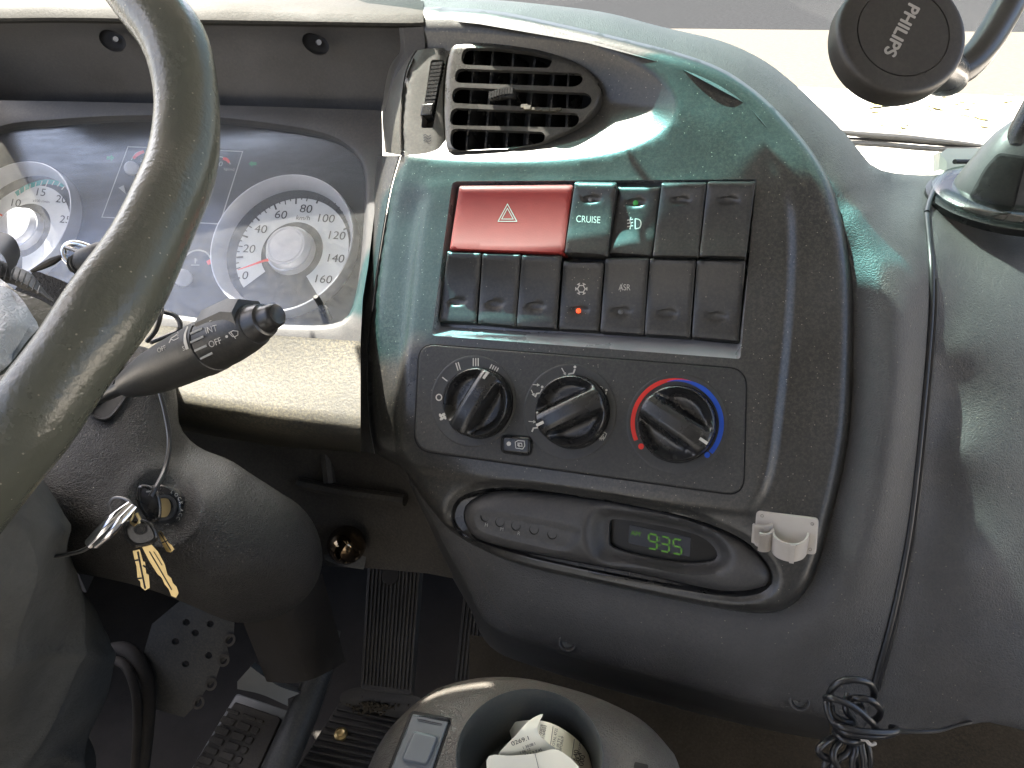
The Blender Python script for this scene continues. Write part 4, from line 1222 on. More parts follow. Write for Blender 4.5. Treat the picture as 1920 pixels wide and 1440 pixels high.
# knurled tab on the middle slat and a broken stub
g = G()
for i in range(9):
    x = 921 + i * 5.0; y = 181 - 8 * math.sin(i / 8 * math.pi * .6) - i * .2
    c = PN.pt(x, y, .0020)
    g.box(c, PN.U * .0010, PN.V * .0029, PN.N * .0026)
g.box(PN.pt(942, 179, -.0005), PN.U * .0115, PN.V * .0028, PN.N * .0028)
g.obj('slat_tab', 'gloss', vent)
g = G()
for k, (x, y, s) in enumerate([(984, 200, .0020), (990, 203, .0024), (998, 205, .0016), (1010, 206, .0013), (1024, 207, .0012), (1038, 207, .0016), (1046, 205, .0012)]):
    g.box(PN.pt(x, y, -.0025), PN.U * .0030, PN.V * s * .7, PN.N * s)
g.obj('broken_stub', 'dusty', vent)
# drum with the thumbwheel
dl0 = spl([(722, 286), (717, 230), (720, 175), (732, 122), (752, 92)], 22, False)
dm = spl([(753, 291), (752, 222), (759, 152), (770, 115), (783, 94)], 22, False)
dr = spl([(834, 290), (831, 228), (830, 180), (835, 120), (846, 90)], 22, False)
g = G()
_rw = [PN.pt(dl0[:, 0] + 3, dl0[:, 1], -.055), PN.pt(dl0[:, 0], dl0[:, 1], -.034), PN.pt(dl0[:, 0] + 2, dl0[:, 1], -.026), PN.pt(dl0[:, 0] * .6 + dm[:, 0] * .4, dl0[:, 1] * .6 + dm[:, 1] * .4, -.011), PN.pt(dm[:, 0] - 2.4, dm[:, 1], -.0045), PN.pt(dm[:, 0] + 2, dm[:, 1], -.012)]
g.loft(_rw, False)
for k in (0, -1): g.add([r[k] for r in _rw], [tuple(range(6))])
g.obj('outer_ring', 'vent', vent)
slot_w = rpoly([(808, 112), (833, 112), (812, 240), (789, 240)], 5, 4)
drum_out = np.concatenate([dm, [(800, 91), (825, 90)], dr[::-1], [(800, 291)]])
def h_drum(X, Y):
    k = np.clip((np.asarray(X, float) - 752) / 85, 0, 1)
    e = np.clip((np.asarray(X, float) - np.interp(Y, dm[::-1, 1], dm[::-1, 0])) / 6, 0, 1)
    return -.002 - .002 * (1 - e) ** 2 - .006 * k ** 2 - .002 * smooth((k - .8) / .2)
skin('drum', drum_out, lambda X, Y: PN.d(X, Y, h_drum(X, Y)), 'vent', vent, holes=[slot_w], step=9, edge=8, skirt=-PN.N * .02, hskirt=-PN.N * .010)
skin('wheel_well', inset(slot_w, -2), PN.at(-.017), 'black', vent, step=20)
g = G()
for i in range(12):
    t = i / 11
    y = 122 + 78 * t; x = 822 - 15 * t
    b = .0015 * math.sin(t * 3.14)
    c = PN.pt(x, y, -.0075 + b)
    v = PN.V * .0022 + PN.U * .0006
    g.box(c, PN.U * .0052, v * .62, PN.N * .0032)
g.box(PN.pt(814, 162, -.0125), PN.U * .0055, PN.V * .0195 + PN.U * .004, PN.N * .0030)
g.obj('thumbwheel', 'gloss', vent)
pad('wheel_stop', [(790, 195), (812, 194), (809, 216), (788, 217)], PN, -.014, -.0015, 'gloss', vent, bev=3)
vp = Print(lambda X, Y: PN.d(X, Y, h_drum(X, Y)), .0003)
vp.line([(823, 95), (838, 95), (836, 101), (822, 102)], 1.2, True).line([(825, 100), (829, 96), (832, 100)], 1.2)
for q in (0, 5, 10): vp.line(spl([(794, 254 + q), (798, 252 + q), (803, 256 + q), (808, 253 + q)], 8, False), 1.5)
tag(vp.obj('heat_symbol', 'ink', vent), kind='stuff')
pad('catch', [(840, 286), (871, 285), (869, 294), (842, 295)], PN, -.02, -.006, 'bezel', vent, bev=3)

# ================================================================== INSTRUMENT CLUSTER
clus = thing('instrument_cluster', 'instrument cluster behind a dusty clear lens with a speedometer, rev counter and centre display', 'instrument cluster', Vector(CL.pt(350, 600, -.03)))
HB = -.030                      # dial boards lie 3 cm behind the bezel
skin('dial_board', inset(lens_edge, -16), CL.at(HB), 'dialdark', clus, step=40)
ring_wall('board_wall', [(inset(lens_edge, -3), CL.at(.004)), (inset(lens_edge, -6), CL.at(HB + .001))], 'dialdark', clus)
def circ3(p, h):
    """centre and radius of the circle on the cluster plane through three sighted points"""
    q = [CL.pt(x, y, h) for x, y in p]
    a, b, c = [np.array((k.dot(CL.U), k.dot(CL.V))) for k in q]
    A = 2 * np.array([b - a, c - a]); o = np.linalg.solve(A, np.array([b.dot(b) - a.dot(a), c.dot(c) - a.dot(a)]))
    return q[0] + CL.U * (o[0] - a[0]) + CL.V * (o[1] - a[1]), np.linalg.norm(o - a)
def gauge(p3, dial_px, hub_r, name, arc, label):
    """p3: three sighted points of the rim; dial_px: where the dial's own centre is seen, 16 mm deeper"""
    rimc, R = circ3(p3, HB + .016)
    dialc = CL.pt(*dial_px, HB)
    th = np.linspace(0, 2 * math.pi, 72, endpoint=False)
    cc = np.cos(th)[:, None] * CL.U + np.sin(th)[:, None] * CL.V
    g = G()
    g.loft([rimc + CL.N * h + r * cc for h, r in ((-.0155, R * .88), (-.006, R * .93), (0, R * .975), (.0010, R * .985), (.0008, R), (-.002, R * 1.003), (-.0155, R * 1.003))], True)
    gp = g.obj(name, 'silver', clus, label=label)
    g = G()
    g.loft([rimc - CL.N * .0148 + r * cc for r in (R * .89, R * .5, hub_r * .6)], True, False, True)
    g.obj('dial_face', 'dialdark', gp)
    # pale numeral band, an arc of a ring
    t = np.radians(np.linspace(arc[0], arc[1], 60))
    ca = np.cos(t)[:, None] * CL.U + np.sin(t)[:, None] * CL.V
    g = G()
    Rb = [dialc + CL.N * .0022 + R * k * ca for k in (arc[2], arc[3])]
    # the band stops at the rim wall
    inb = []
    for q in Rb[1]:
        w_ = q - (rimc - CL.N * (rimc - q).dot(CL.N)); L_ = np.linalg.norm(w_)
        inb.append(q if L_ < R * .885 else q - w_ * (1 - R * .885 / L_))
    g.loft([Rb[0], np.array(inb)], False)
    g.obj('numeral_band', 'dialface', gp)
    g = G()
    hc = dialc + CL.N * .0015
    g.loft([hc + CL.N * h + hub_r * r * cc for h, r in ((0, 1.10), (.008, 1.06), (.0085, 1.0), (.014, .93), (.0150, .88), (.0150, .80), (.0146, .785), (.0150, .77), (.0153, .3), (.0153, .02))], True, False, True)
    g.obj('hub_cap', 'silver', gp)
    return gp, dialc
gp, RC = gauge([(560, 328), (663, 432), (395, 479)], (549, 474), .0225, 'speedometer', (222, -52, .44, .80), 'speedometer marked 0 to 160 km/h with the needle at rest')
dcl_ = CL.at(HB + .0025)
ip = Print(dcl_, .0002)
for t_, x, y in (("0", 460, 516), ("20", 467, 466), ("40", 489, 429), ("60", 527, 402), ("80", 574, 391), ("100", 612, 409), ("120", 632, 441), ("140", 630, 484), ("160", 607, 523)):
    ip.text(t_, x, y, 15, 4, 1.12, .12, lean=6)
ip.text("km/h", 568, 408, 8.5, 3, 1.1, .2)
ip.obj('numerals', 'ink', gp)
cx_px = CL.px(RC)
def tick(P, px, py, L, wd):
    c = np.array(cx_px); e = np.array((px, py), float); u = (c - e) / np.linalg.norm(c - e)
    P.line([e, e + u * L], wd)
tp_ = Print(dcl_, .0003)
maj = spl([(438, 526), (441, 506), (443, 486), (444, 466), (450, 446), (462, 424), (478, 404), (498, 389), (523, 377), (553, 370), (588, 368), (615, 375), (642, 388), (652, 412), (658, 436)], 34, False)
for i, (x, y) in enumerate(maj):
    tick(tp_, x, y, 13 if i % 4 == 0 else (10 if i % 2 == 0 else 6), 3.2 if i % 4 == 0 else 2)
tp_.obj('tick_marks', 'ink', gp)
nd = Print(CL.at(HB + .010), 0)
nd.line([(508, 486), (494, 489), (446, 506)], [5.5, 4.5, 1.5])
nd.obj('needle', 'needle', gp)
# reset stem
g = lathe_geo(w1(592, 556, .672), w1(618, 598, .700), [(0, .0022), (.02, .0028), (.5, .0028), (.52, .0040), (.58, .0040), (.6, .0030), (1, .0030)], 16)
g.obj('trip_reset_stem', 'black', clus)
gp, RC2 = gauge([(66, 304), (134, 375), (57, 507)], (47, 434), .0215, 'rev_counter', (200, -75, .46, .78), 'rev counter in thousands with a green band, part hidden by the wheel hub')
ip = Print(CL.at(HB + .0025), .0002)
for t_, x, y in (("5", -8, 411), ("10", 30, 380), ("15", 77, 360), ("20", 115, 373), ("25", 122, 411)):
    ip.text(t_, x, y, 14, 5, 1.1, .12)
ip.text("x100 r/min", 77, 377, 5, 5, 1.0)
ip.obj('numerals', 'ink', gp)
tp_ = Print(CL.at(HB + .0022), .0002)
bandp = spl([(30, 364), (48, 352), (66, 345), (84, 341), (102, 342), (120, 347)], 30, False)
tp_.line(bandp, 9)
tp_.obj('green_band', 'teal', gp)
tp_ = Print(CL.at(HB + .0024), .0003)
c2 = CL.px(RC2)
for i, (x, y) in enumerate(spl([(28, 366), (48, 352), (66, 345), (84, 341), (102, 342), (122, 348)], 10, False)):
    u = np.array(c2) - (x, y); u /= np.linalg.norm(u)
    tp_.line([np.array((x, y)) - u * 3, np.array((x, y)) + u * (6 if i % 3 else 10)], 1.8)
tp_.obj('tick_marks', 'print', gp)
nd = Print(CL.at(HB + .010), 0); nd.line([(16, 410), (4, 404), (-30, 386)], [4.5, 3.5, 1.2]); nd.obj('needle', 'needle', gp)
# centre display frame and small gauges
fp = Print(CL.at(HB + .0012), .0002)
fp.line([(240, 275), (455, 284), (412, 420), (191, 407)], 2.6, True)
fp.obj('display_frame', 'dimprint', clus)
sg = Print(CL.at(HB + .0014), .0003)
sg.line(spl([(246, 300), (254, 288), (268, 282)], 10, False), 2)
sg.text("5", 265, 299, 8, 4)
sg.line(spl([(398, 293), (414, 294), (426, 299), (432, 308)], 10, False), 2).text("10", 411, 307, 9, 5, 1.2, .15).text("kg/cm2", 430, 317, 5, 5)
sg.obj('pressure_scale', 'dimprint', clus)
rg = Print(CL.at(HB + .0014), .0004)
rg.line(spl([(250, 297), (258, 289), (270, 284)], 8, False), [5, 7, 5]).line(spl([(418, 297), (425, 299), (430, 305)], 8, False), [5, 6, 4])
rg.obj('red_zone', 'needle', clus)
Print(CL.at(HB + .0016), .0003).poly([(232, 347), (222, 352), (236, 364)]).obj('pointer', 'dimprint', clus)
lathe_geo(CL.pt(247, 316, HB), CL.pt(246, 315, HB + .009), [(0, .0075), (.9, .0072), (1, .006)], 20).obj('hub_cap', 'silver', clus)
gr = Print(CL.at(HB + .0012), .0002)
gr.poly([(466, 307), (473, 301), (473, 304), (481, 304), (481, 310), (473, 310), (473, 313)]).poly([(215, 296), (208, 290), (208, 293), (200, 293), (200, 299), (208, 299), (208, 302)])
gr.obj('turn_arrow', 'green', clus)
# coolant gauge right of the wheel rim
cg = Print(CL.at(HB + .0014), .0003)
cg.line(spl([(340, 500), (346, 482), (364, 470), (384, 472), (396, 486), (399, 500)], 24, False), 3)
cg.line([(358, 497), (374, 497)], 1.3).line([(366, 484), (366, 494)], 2).line([(366, 486), (370, 486)], 1.2).line([(366, 489), (370, 489)], 1.2)
cg.obj('coolant_scale', 'dimprint', clus)
Print(CL.at(HB + .0014), .0004).line([(390, 488), (394, 495)], 8).obj('red_zone', 'needle', clus)
lathe_geo(CL.pt(344, 522, HB), CL.pt(343, 520, HB + .010), [(0, .009), (.9, .0085), (1, .007)], 20).obj('hub_cap', 'silver', clus)
# clear lens
lo = resample(inset(lens_edge, -1), 9)
g = skin_geo(inset(lens_edge, -1), lambda X, Y: CL.d(X, Y, .0035 + .005 * (1 - np.clip(np.abs((np.asarray(Y, float) - 430) / 210), 0, 1) ** 2)), step=26)
g.obj('lens', 'lens', clus, sharp=None)

# ================================================================== STEERING COLUMN
colm = thing('steering_column', 'dark grained steering column shroud with a cylindrical ignition housing', 'steering column', w1(300, 1150, .55))
_cc = [(-80, 760, .56), (60, 700, .56), (200, 690, .555), (280, 690, .555), (330, 760, .565), (-60, 900, .50), (100, 850, .495), (220, 800, .515), (300, 810, .535), (345, 850, .555), (-60, 1010, .48), (60, 990, .470), (150, 960, .470), (230, 890, .490), (300, 870, .510),
    (200, 1010, .462), (300, 955, .478), (380, 930, .492), (430, 910, .515), (470, 905, .54), (350, 1010, .468), (450, 990, .488), (540, 985, .532), (590, 1010, .560), (250, 1060, .468), (360, 1090, .470), (460, 1080, .488), (560, 1070, .535), (600, 1060, .575), (300, 1110, .492), (430, 1150, .510), (520, 1140, .545), (460, 1166, .54), (150, 1050, .49), (40, 1050, .50), (585, 1100, .57), (140, 1080, .52)]
_ct = tps(_cc)
col_out = spl([(-90, 760), (60, 690), (190, 655), (270, 650), (318, 690), (332, 745), (338, 800), (372, 838), (430, 862), (470, 888), (520, 920), (562, 948), (590, 985), (604, 1030), (602, 1070), (584, 1108), (552, 1140), (510, 1160), (462, 1168), (420, 1162), (350, 1132), (280, 1105), (200, 1085), (120, 1072), (30, 1068), (-90, 1070)], 110)
ign = (307, 952)
def d_col(X, Y):
    X, Y = np.asarray(X, float), np.asarray(Y, float)
    d = _ct(X, Y)
    r = np.hypot(X - ign[0], (Y - ign[1]) * 1.0)
    d = d + .010 * np.exp(-(r / 52) ** 2) - .005 * np.exp(-((r - 74) / 17) ** 2)
    e = np.clip(pdist(col_out, X, Y) / 30, 0, 1)
    return d + .022 * (1 - np.sqrt(np.maximum(0, 1 - (1 - e) ** 2)))
skin('column_shroud', col_out, d_col, 'shroud', colm, guides=[inset(col_out, 5), inset(col_out, 14), ellipse(ign[0], ign[1], 48, 48, 0, 40), ellipse(ign[0], ign[1], 74, 74, 0, 50)], step=13, edge=10, skirt=.12, sharp=60)
# open slot where the stalk comes out
sl_ = spl([(172, 768), (205, 735), (232, 690), (240, 715), (236, 738), (206, 778), (186, 782)], 30)
ring_wall('stalk_slot', [(inset(sl_, -7), lambda x, y: d_col(x, y) - .001), (inset(sl_, -3), lambda x, y: d_col(x, y) - .005), (sl_, lambda x, y: d_col(x, y) - .0015), (inset(sl_, 4), lambda x, y: d_col(x, y) + .0)], 'shroud', colm)
skin('slot_floor', inset(sl_, 1), lambda x, y: d_col(x, y) - .0012, 'black', colm, step=20)
# cover of the steering shaft below the shroud
g = G()
for a in (0,):
    rows = []
    for t in np.linspace(0, 1, 12):
        L0 = np.array((455, 1165)) * (1 - t) + np.array((500, 1278)) * t
        R0 = np.array((604, 1075)) * (1 - t) + np.array((648, 1240)) * t
        s = np.linspace(0, 1, 14)
        X = L0[0] + (R0[0] - L0[0]) * s; Y = L0[1] + (R0[1] - L0[1]) * s + 18 * np.sin(s * math.pi) * t
        rows.append(W(X, Y, .72 + .10 * t - .05 * np.sin(s * math.pi)))
    g.loft(rows, False)
g.obj('shaft_cover', 'footdark', colm)

# ================================================================== STEERING WHEEL
whl = thing('steering_wheel', 'worn olive grey steering wheel crossing the left of the dash', 'steering wheel', w1(40, 700, .36))
ctr = [(-420, -360, .485), (-200, -350, .470), (-20, -290, .455), (120, -190, .44), (205, -80, .425), (270, 0, .408), (318, 60, .398), (341, 120, .391), (351, 205, .384), (342, 305, .370), (305, 400, .346), (252, 505, .322), (180, 615, .300), (105, 720, .290), (25, 832, .285), (-70, 950, .285), (-180, 1050, .29), (-330, 1115, .30), (-520, 1120, .32), (-700, 1040, .345)]
sp_ = spl([(p[0], p[1], p[2] * 1000) for p in ctr], 130, False)
pts = W(sp_[:, 0], sp_[:, 1], sp_[:, 2] / 1000)
rr = .0165 + .0005 * np.sin(np.linspace(0, 60, 130)) + .0004 * np.sin(np.linspace(0, 26, 130))
tube_geo(pts, rr, 32, 1).obj('rim', 'wheel', whl)
# seam line of the rim skin
# hub pad and spoke in the lower left
hubd = tps([(-150, 430, .43), (0, 460, .43), (60, 540, .40), (120, 600, .385), (60, 640, .37), (0, 560, .39), (-100, 700, .34), (20, 690, .35), (-150, 560, .40), (140, 640, .375)])
skin('hub_pad', spl([(-160, 530), (-60, 525), (10, 538), (40, 560), (66, 600), (74, 612), (50, 640), (10, 690), (-60, 740), (-160, 760)], 60), lambda X, Y: hubd(X, Y) - .006 + .02 * (1 - np.sqrt(np.clip(pdist(np.array([(-160, 530), (10, 536), (70, 606), (0, 700), (-160, 760)]), X, Y) / 40, 0, 1))), 'hub', whl, step=12, skirt=.03)
skin('spoke', [(-160, 500), (0, 522), (30, 545), (70, 560), (98, 575), (112, 590), (70, 640), (30, 690), (-160, 780)], lambda X, Y: hubd(X, Y) + .012, 'wheel', whl, step=20, skirt=.02)
g = G()
rows = []
for a, r_ in ((0, 0), (.25, .9), (.6, 1.0), (1, .75)):
    P0 = spl([(-150, 452 - 12 * r_), (-40, 432 - 10 * r_), (6, 436), (26, 446 + 4 * a), (37, 466 + 10 * a), (38, 480 + 18 * a)], 24, False)
    rows.append(W(P0[:, 0] - 20 * a, P0[:, 1] + 30 * a, .47 - .03 * a))
g.loft(rows, False)
g.obj('hub_cover', 'mountblack', whl)
g = G()
A = spl([(-150, 470), (-40, 478), (20, 496), (60, 514), (86, 548), (100, 560)], 24, False); B = spl([(-150, 545), (-40, 535), (10, 530), (50, 545), (84, 558), (100, 566)], 24, False)
g.loft([W(A[:, 0], A[:, 1], .455), W((A * .7 + B * .3)[:, 0], (A * .7 + B * .3)[:, 1], .445), W((A * .3 + B * .7)[:, 0], (A * .3 + B * .7)[:, 1], .440), W(B[:, 0], B[:, 1], .445)], False)
o = g.obj('hub_collar', 'greysteel', whl)
# fine ribs of the collar
g = G()
for i in range(34):
    t = i / 33
    k = int(t * 20)
    a = A[k] * .9 + B[k] * .1; b = A[k] * .15 + B[k] * .85
    g.box((W(a[0], a[1], .4445) + W(b[0], b[1], .4375)) / 2, (W(b[0], b[1], .4375) - W(a[0], a[1], .4445)) / 2, RT * .0003, FW * .0003)
tag(g.obj('collar_rib', 'greysteel', whl), kind='stuff')
# dark column top visible behind the collar
skin('column_top', spl([(60, 512), (90, 516), (125, 530), (140, 540), (132, 570), (108, 590), (60, 600), (20, 560)], 40), lambda X, Y: .50 + 0 * np.asarray(X, float), 'shroud', colm, step=14, skirt=.05)

# metal snap ring and strap clip behind the rim
snap = thing('snap_hook', 'steel snap hook on a short black strap behind the steering wheel rim', 'snap hook', w1(150, 520, .48))
tube('hook_bow', [w1(188, 474, .470), (w1(165, 462, .470)), w1(140, 456, .47), w1(123, 462, .47), w1(119, 478, .47), w1(128, 492, .47), w1(143, 503, .47)], .0019, 'chrome', snap, 10)
tube('hook_gate', [w1(124, 463, .469), w1(150, 471, .469), w1(186, 476, .469)], .0016, 'chrome', snap, 8)
tube('strap', [w1(118, 480, .469), w1(104, 487, .472), w1(92, 493, .475), w1(60, 508, .482)], [.0013, .0026, .0022, .0012], 'black', snap, 8)
g = lathe_geo(w1(136, 498, .47), w1(200, 480, .462), [(0, .0045), (.08, .0062), (.12, .0055), (.18, .0066), (.22, .0056), (.28, .0068), (.34, .0060), (.36, .0085), (.9, .0095), (1, .008)], 20)
g.obj('hook_barrel', 'greysteel', snap)

# ================================================================== WIPER STALK
stk = thing('wiper_stalk', 'black wiper stalk with printed OFF, INT and LO settings and a round end button', 'wiper stalk', w1(190, 748, .47))
S0, S1 = w1(196, 742, .480), w1(507, 595, .400)
axw = np.array(S1 - S0); LL = np.linalg.norm(axw); axw /= LL
def pxr(t, r): return r * (.480 - .080 * t) / FPX           # radius seen in pixels -> metres
prof_px = [(-.10, 9), (0, 11), (.10, 12.5), (.155, 16), (.16, 24), (.24, 33), (.34, 41), (.45, 46), (.56, 49), (.63, 50.5)]
prof2 = [(.63, 48), (.633, 52), (.70, 52), (.703, 48)]
prof3 = [(.703, 48), (.706, 50.5), (.78, 50), (.86, 46), (.915, 41), (.925, 38)]
prof4 = [(.925, 37), (.93, 35.5), (.955, 34.5), (.975, 31), (.978, 27), (.982, 25), (1.015, 24), (1.03, 22), (1.036, 19), (1.034, 17), (1.034, .5)]
lathe_geo(S0, S1, [(t, pxr(t, r)) for t, r in prof_px], 44).obj('lever', 'stalk', stk)
lathe_geo(S0, S1, [(t, pxr(t, r)) for t, r in prof2], 44).obj('setting_ring', 'stalk', stk)
lathe_geo(S0, S1, [(t, pxr(t, r)) for t, r in prof3], 44).obj('turn_collar', 'stalk', stk)
lathe_geo(S0, S1, [(t, pxr(t, r)) for t, r in prof4], 40).obj('end_button', 'gloss', stk)
frt = -FW - axw * (-FW).dot(axw); frt /= np.linalg.norm(frt)
upw = UP - axw * UP.dot(axw); upw /= np.linalg.norm(upw)
pz = np.cross(axw, upw); pz /= np.linalg.norm(pz)
mm = .42 / FPX
g = G()
g.loft([np.array([np.array(S0) + axw * LL * t + upw * ((a - dd) * mm) + pz * (b * mm) for a, b in ((61, -22), (61, 24), (34, 44), (0, 38), (0, -38), (34, -44))]) for t, dd in ((.722, 0), (.86, 2), (.915, 13))], True, True, True)
g.obj('collar_grip', 'stalk', stk, sharp=25)
_pt, _pr = zip(*(prof_px[:-1] + [(.63, 51), (.633, 52), (.70, 52), (.706, 50.5)] + prof3[2:]))
def d_stk(X, Y):
    """depth of the lever's near side: march along the line of sight to the turned body"""
    X, Y = np.broadcast_arrays(np.asarray(X, float), np.asarray(Y, float))
    ds = np.linspace(.36, .50, 281)
    P = W(X[..., None], Y[..., None], ds) - np.array(S0)
    u = P @ axw; t = u / LL
    rad = np.sqrt(np.maximum(np.sum(P * P, -1) - u * u, 0))
    hit = rad < pxr(t, np.interp(t, _pt, _pr))
    k = np.argmax(hit, -1)
    return np.where(hit.any(-1), ds[k], .44) - .0004
g = G()
for (x0, y0), (x1, y1) in (((361, 609), (383, 600)), ((357, 626), (380, 616)), ((358, 642), (382, 631)), ((365, 658), (388, 648)), ((376, 673), (398, 662))):
    a, b = w1(x0, y0, float(d_stk(x0, y0))), w1(x1, y1, float(d_stk(x1, y1)))
    m_ = np.array((a + b) / 2); e_ = np.array(b - a) / 2
    g.box(m_, e_, np.cross(e_ / np.linalg.norm(e_), FW) * .0006, FW * .0007)
g.obj('grip_ridge', 'dimprint', stk)
sp = Print(d_stk, .0005)
sp.text("OFF", 303, 654, 8.5, -24, .85, .1).text("S", 344, 653, 8.5, -12, .8)
sp.text("OFF", 403, 642, 12, -22, .85).text("INT", 396, 617, 12, -14, .85).text("LO", 398, 595, 11, -22, .9)
sp.disc(425, 631, 2.6)
sp.line([(429, 624), (437, 620), (446, 621), (446, 628), (441, 631), (436, 631)], 1.6, True).line([(432, 622), (442, 635)], 1.6)
sp.line(spl([(352, 612), (347, 626), (347, 640), (351, 655)], 16, False), [2, 4, 6, 6])
sp.line([(317, 643), (321, 634), (332, 627)], 1.6).line([(320, 636), (326, 638), (334, 634), (333, 622)], 1.4)
sp.obj('lettering', 'print', stk)

# small black stalk behind the rim (turn of the loop seen above the lever)
tube('wire_loop', [w1(303, 572, .50), w1(301, 592, .50), w1(292, 620, .505), w1(276, 640, .51)], .0016, 'cable', stk, 8)
tube('wire_loop', [w1(308, 585, .55), w1(328, 592, .55), w1(338, 608, .548), w1(330, 622, .545), w1(282, 642, .53)], .0018, 'cable', stk, 8)

# ================================================================== IGNITION LOCK AND KEYS
dI = float(d_col(*ign)) - .009
PI_ = Plane(ign[0], ign[1], dI, (.10, .16, -.98), (1, 0, .1))
lock = thing('ignition_lock', 'round black ignition lock lettered LOCK, ACC and ON in the column shroud', 'ignition lock', Vector(PI_.pt(*ign)))
lathe_plane(PI_, *ign, [(-.012, .0148), (.0006, .0148), (.0014, .0140), (.0015, .0090), (.0008, .0086)], 40, cap1=False).obj('lock_ring', 'gloss', lock)
lathe_plane(PI_, *ign, [(.0008, .0086), (.0024, .0084), (.0026, .0066), (.0012, .0062)], 32, cap1=False).obj('inner_ring', 'greysteel', lock)
lathe_plane(PI_, *ign, [(.0010, .0063), (.0014, .0060), (.0014, .0004)], 24).obj('lock_barrel', 'brass', lock)
lp2 = Print(PI_.at(.0016), .0003)
for ch, a in (("L", 62), ("O", 46), ("C", 30), ("K", 15), ("A", -8), ("C", -22), ("C", -36), ("O", -78), ("N", -90)):
    r = 34; x, y = ign[0] + r * math.cos(RAD(a)) , ign[1] - r * math.sin(RAD(a))
    lp2.text(ch, x, y, 6.5, 90 - a, .9)
lp2.obj('lettering', 'print', lock)
keys = thing('key_bunch', 'bunch of brass keys with black heads and a steel carabiner hanging from the ignition lock', 'keys', w1(262, 1115, .45))
def plate_key(name, outline, d, th, mat, tilt=(0, 0), label=None):
    c = np.mean(outline, 0)
    dep = lambda X, Y: d + tilt[0] * (np.asarray(X, float) - c[0]) + tilt[1] * (np.asarray(Y, float) - c[1])
    g = skin_geo(outline, dep, step=30, edge=14, skirt=th)
    g2 = skin_geo(outline, lambda X, Y: dep(X, Y) + th, step=30, edge=14)
    g.add(g2.v, g2.f)
    return g.obj(name, mat, keys, sharp=30, label=label)
def headpiece(name, outline, d, th, mat):
    P = spl(outline, 40); g = G(); rings = []
    for a, z in ((0, th), (0, th * .3), (2.0, 0.0006), (5, 0), (7, .0006), (8, .0012)):
        Q = inset(P, a); rings.append(W(Q[:, 0], Q[:, 1], d + z))
    g.loft(rings, True, True, True)
    return g.obj(name, mat, keys)
h1 = headpiece('key_head', [(258, 914), (268, 908), (284, 912), (298, 926), (303, 950), (301, 972), (292, 980), (278, 976), (266, 962), (257, 940)], .452, .006, 'gloss')
Print(lambda X, Y: .4518 + 0 * np.asarray(X, float), 0).line([(274, 922), (290, 920)], 3).obj('chip_mark', 'dimprint', keys)
h2 = headpiece('key_head', [(230, 985), (240, 976), (262, 972), (284, 980), (296, 1002), (292, 1016), (276, 1024), (254, 1026), (238, 1016), (230, 1000)], .440, .006, 'gloss')
lathe_geo(w1(263, 992, .4402), w1(263, 992, .4392), [(0, .0035), (1, .0033), (1, .0025), (.3, .0022)], 20).obj('badge_ring', 'gloss', keys)
plate_key('key_blade', [(266, 1025), (283, 1020), (296, 1034), (309, 1058), (314, 1078), (321, 1084), (324, 1093), (331, 1100), (335, 1112), (330, 1121), (321, 1117), (316, 1104), (309, 1096), (303, 1083), (295, 1076), (280, 1052)], .444, .0022, 'brass', (0, .00002))
Print(lambda X, Y: .444 + .00002 * (np.asarray(Y, float) - 1075), .0002).line([(280, 1034), (300, 1068), (322, 1106)], 2.2).line([(288, 1034), (304, 1060)], 1.5).obj('blade_groove', 'ink', keys)
plate_key('key_blade', [(249, 1033), (262, 1030), (268, 1052), (272, 1054), (274, 1075), (279, 1078), (281, 1102), (272, 1107), (264, 1100), (263, 1090), (258, 1086), (256, 1062), (252, 1048)], .446, .0022, 'brass')
Print(lambda X, Y: .446 + 0 * np.asarray(X, float), .0002).line([(258, 1034), (272, 1104)], 3).line([(252, 1051), (260, 1050)], 3).line([(257, 1085), (266, 1084)], 3).line([(268, 1060), (276, 1066)], 3).obj('blade_groove', 'ink', keys)
plate_key('key_blade', [(296, 999), (302, 995), (310, 1008), (316, 1018), (322, 1022), (327, 1030), (320, 1036), (312, 1034), (304, 1020)], .450, .0022, 'brass')
Print(lambda X, Y: .450 + 0 * np.asarray(X, float), .0002).line([(300, 999), (320, 1032)], 2).line([(303, 1018), (316, 1013)], 2.4).obj('blade_groove', 'ink', keys)
tube('carabiner', [w1(246, 946, .442), w1(225, 965, .438), w1(200, 990, .436), w1(170, 1020, .438)], [.0026, .0042, .0044, .0036], 'chrome', keys, 14)
tube('carabiner_gate', [w1(252, 950, .440), w1(228, 976, .434), w1(206, 1000, .433), w1(180, 1022, .436)], [.0022, .0028, .0028, .0024], 'chrome', keys, 12)
tube('split_ring', [w1(206, 960, .445), w1(205, 945, .445), w1(215, 934, .445), w1(235, 936, .444), w1(248, 948, .442), w1(244, 962, .442)], .0010, 'steel', keys, 8)
tube('split_ring', [w1(256, 962, .441), w1(262, 975, .441), w1(256, 985, .440), w1(246, 978, .441), w1(250, 964, .442)], .0010, 'brass', keys, 8)
tube('key_cord', [w1(300, 735, .505), w1(309, 770, .500), w1(317, 815, .492), w1(316, 850, .482), w1(307, 885, .470), w1(292, 915, .455), w1(282, 932, .4495)], .0016, 'cable', keys, 8)
tube('key_wire', [w1(170, 1024, .442), w1(150, 1034, .445), w1(110, 1042, .447), w1(60, 1045, .45), w1(-30, 1046, .45)], .0013, 'steel', keys, 8)

# ================================================================== FOOTWELL
def at_z(px, py, z): return ground(px, py, z)
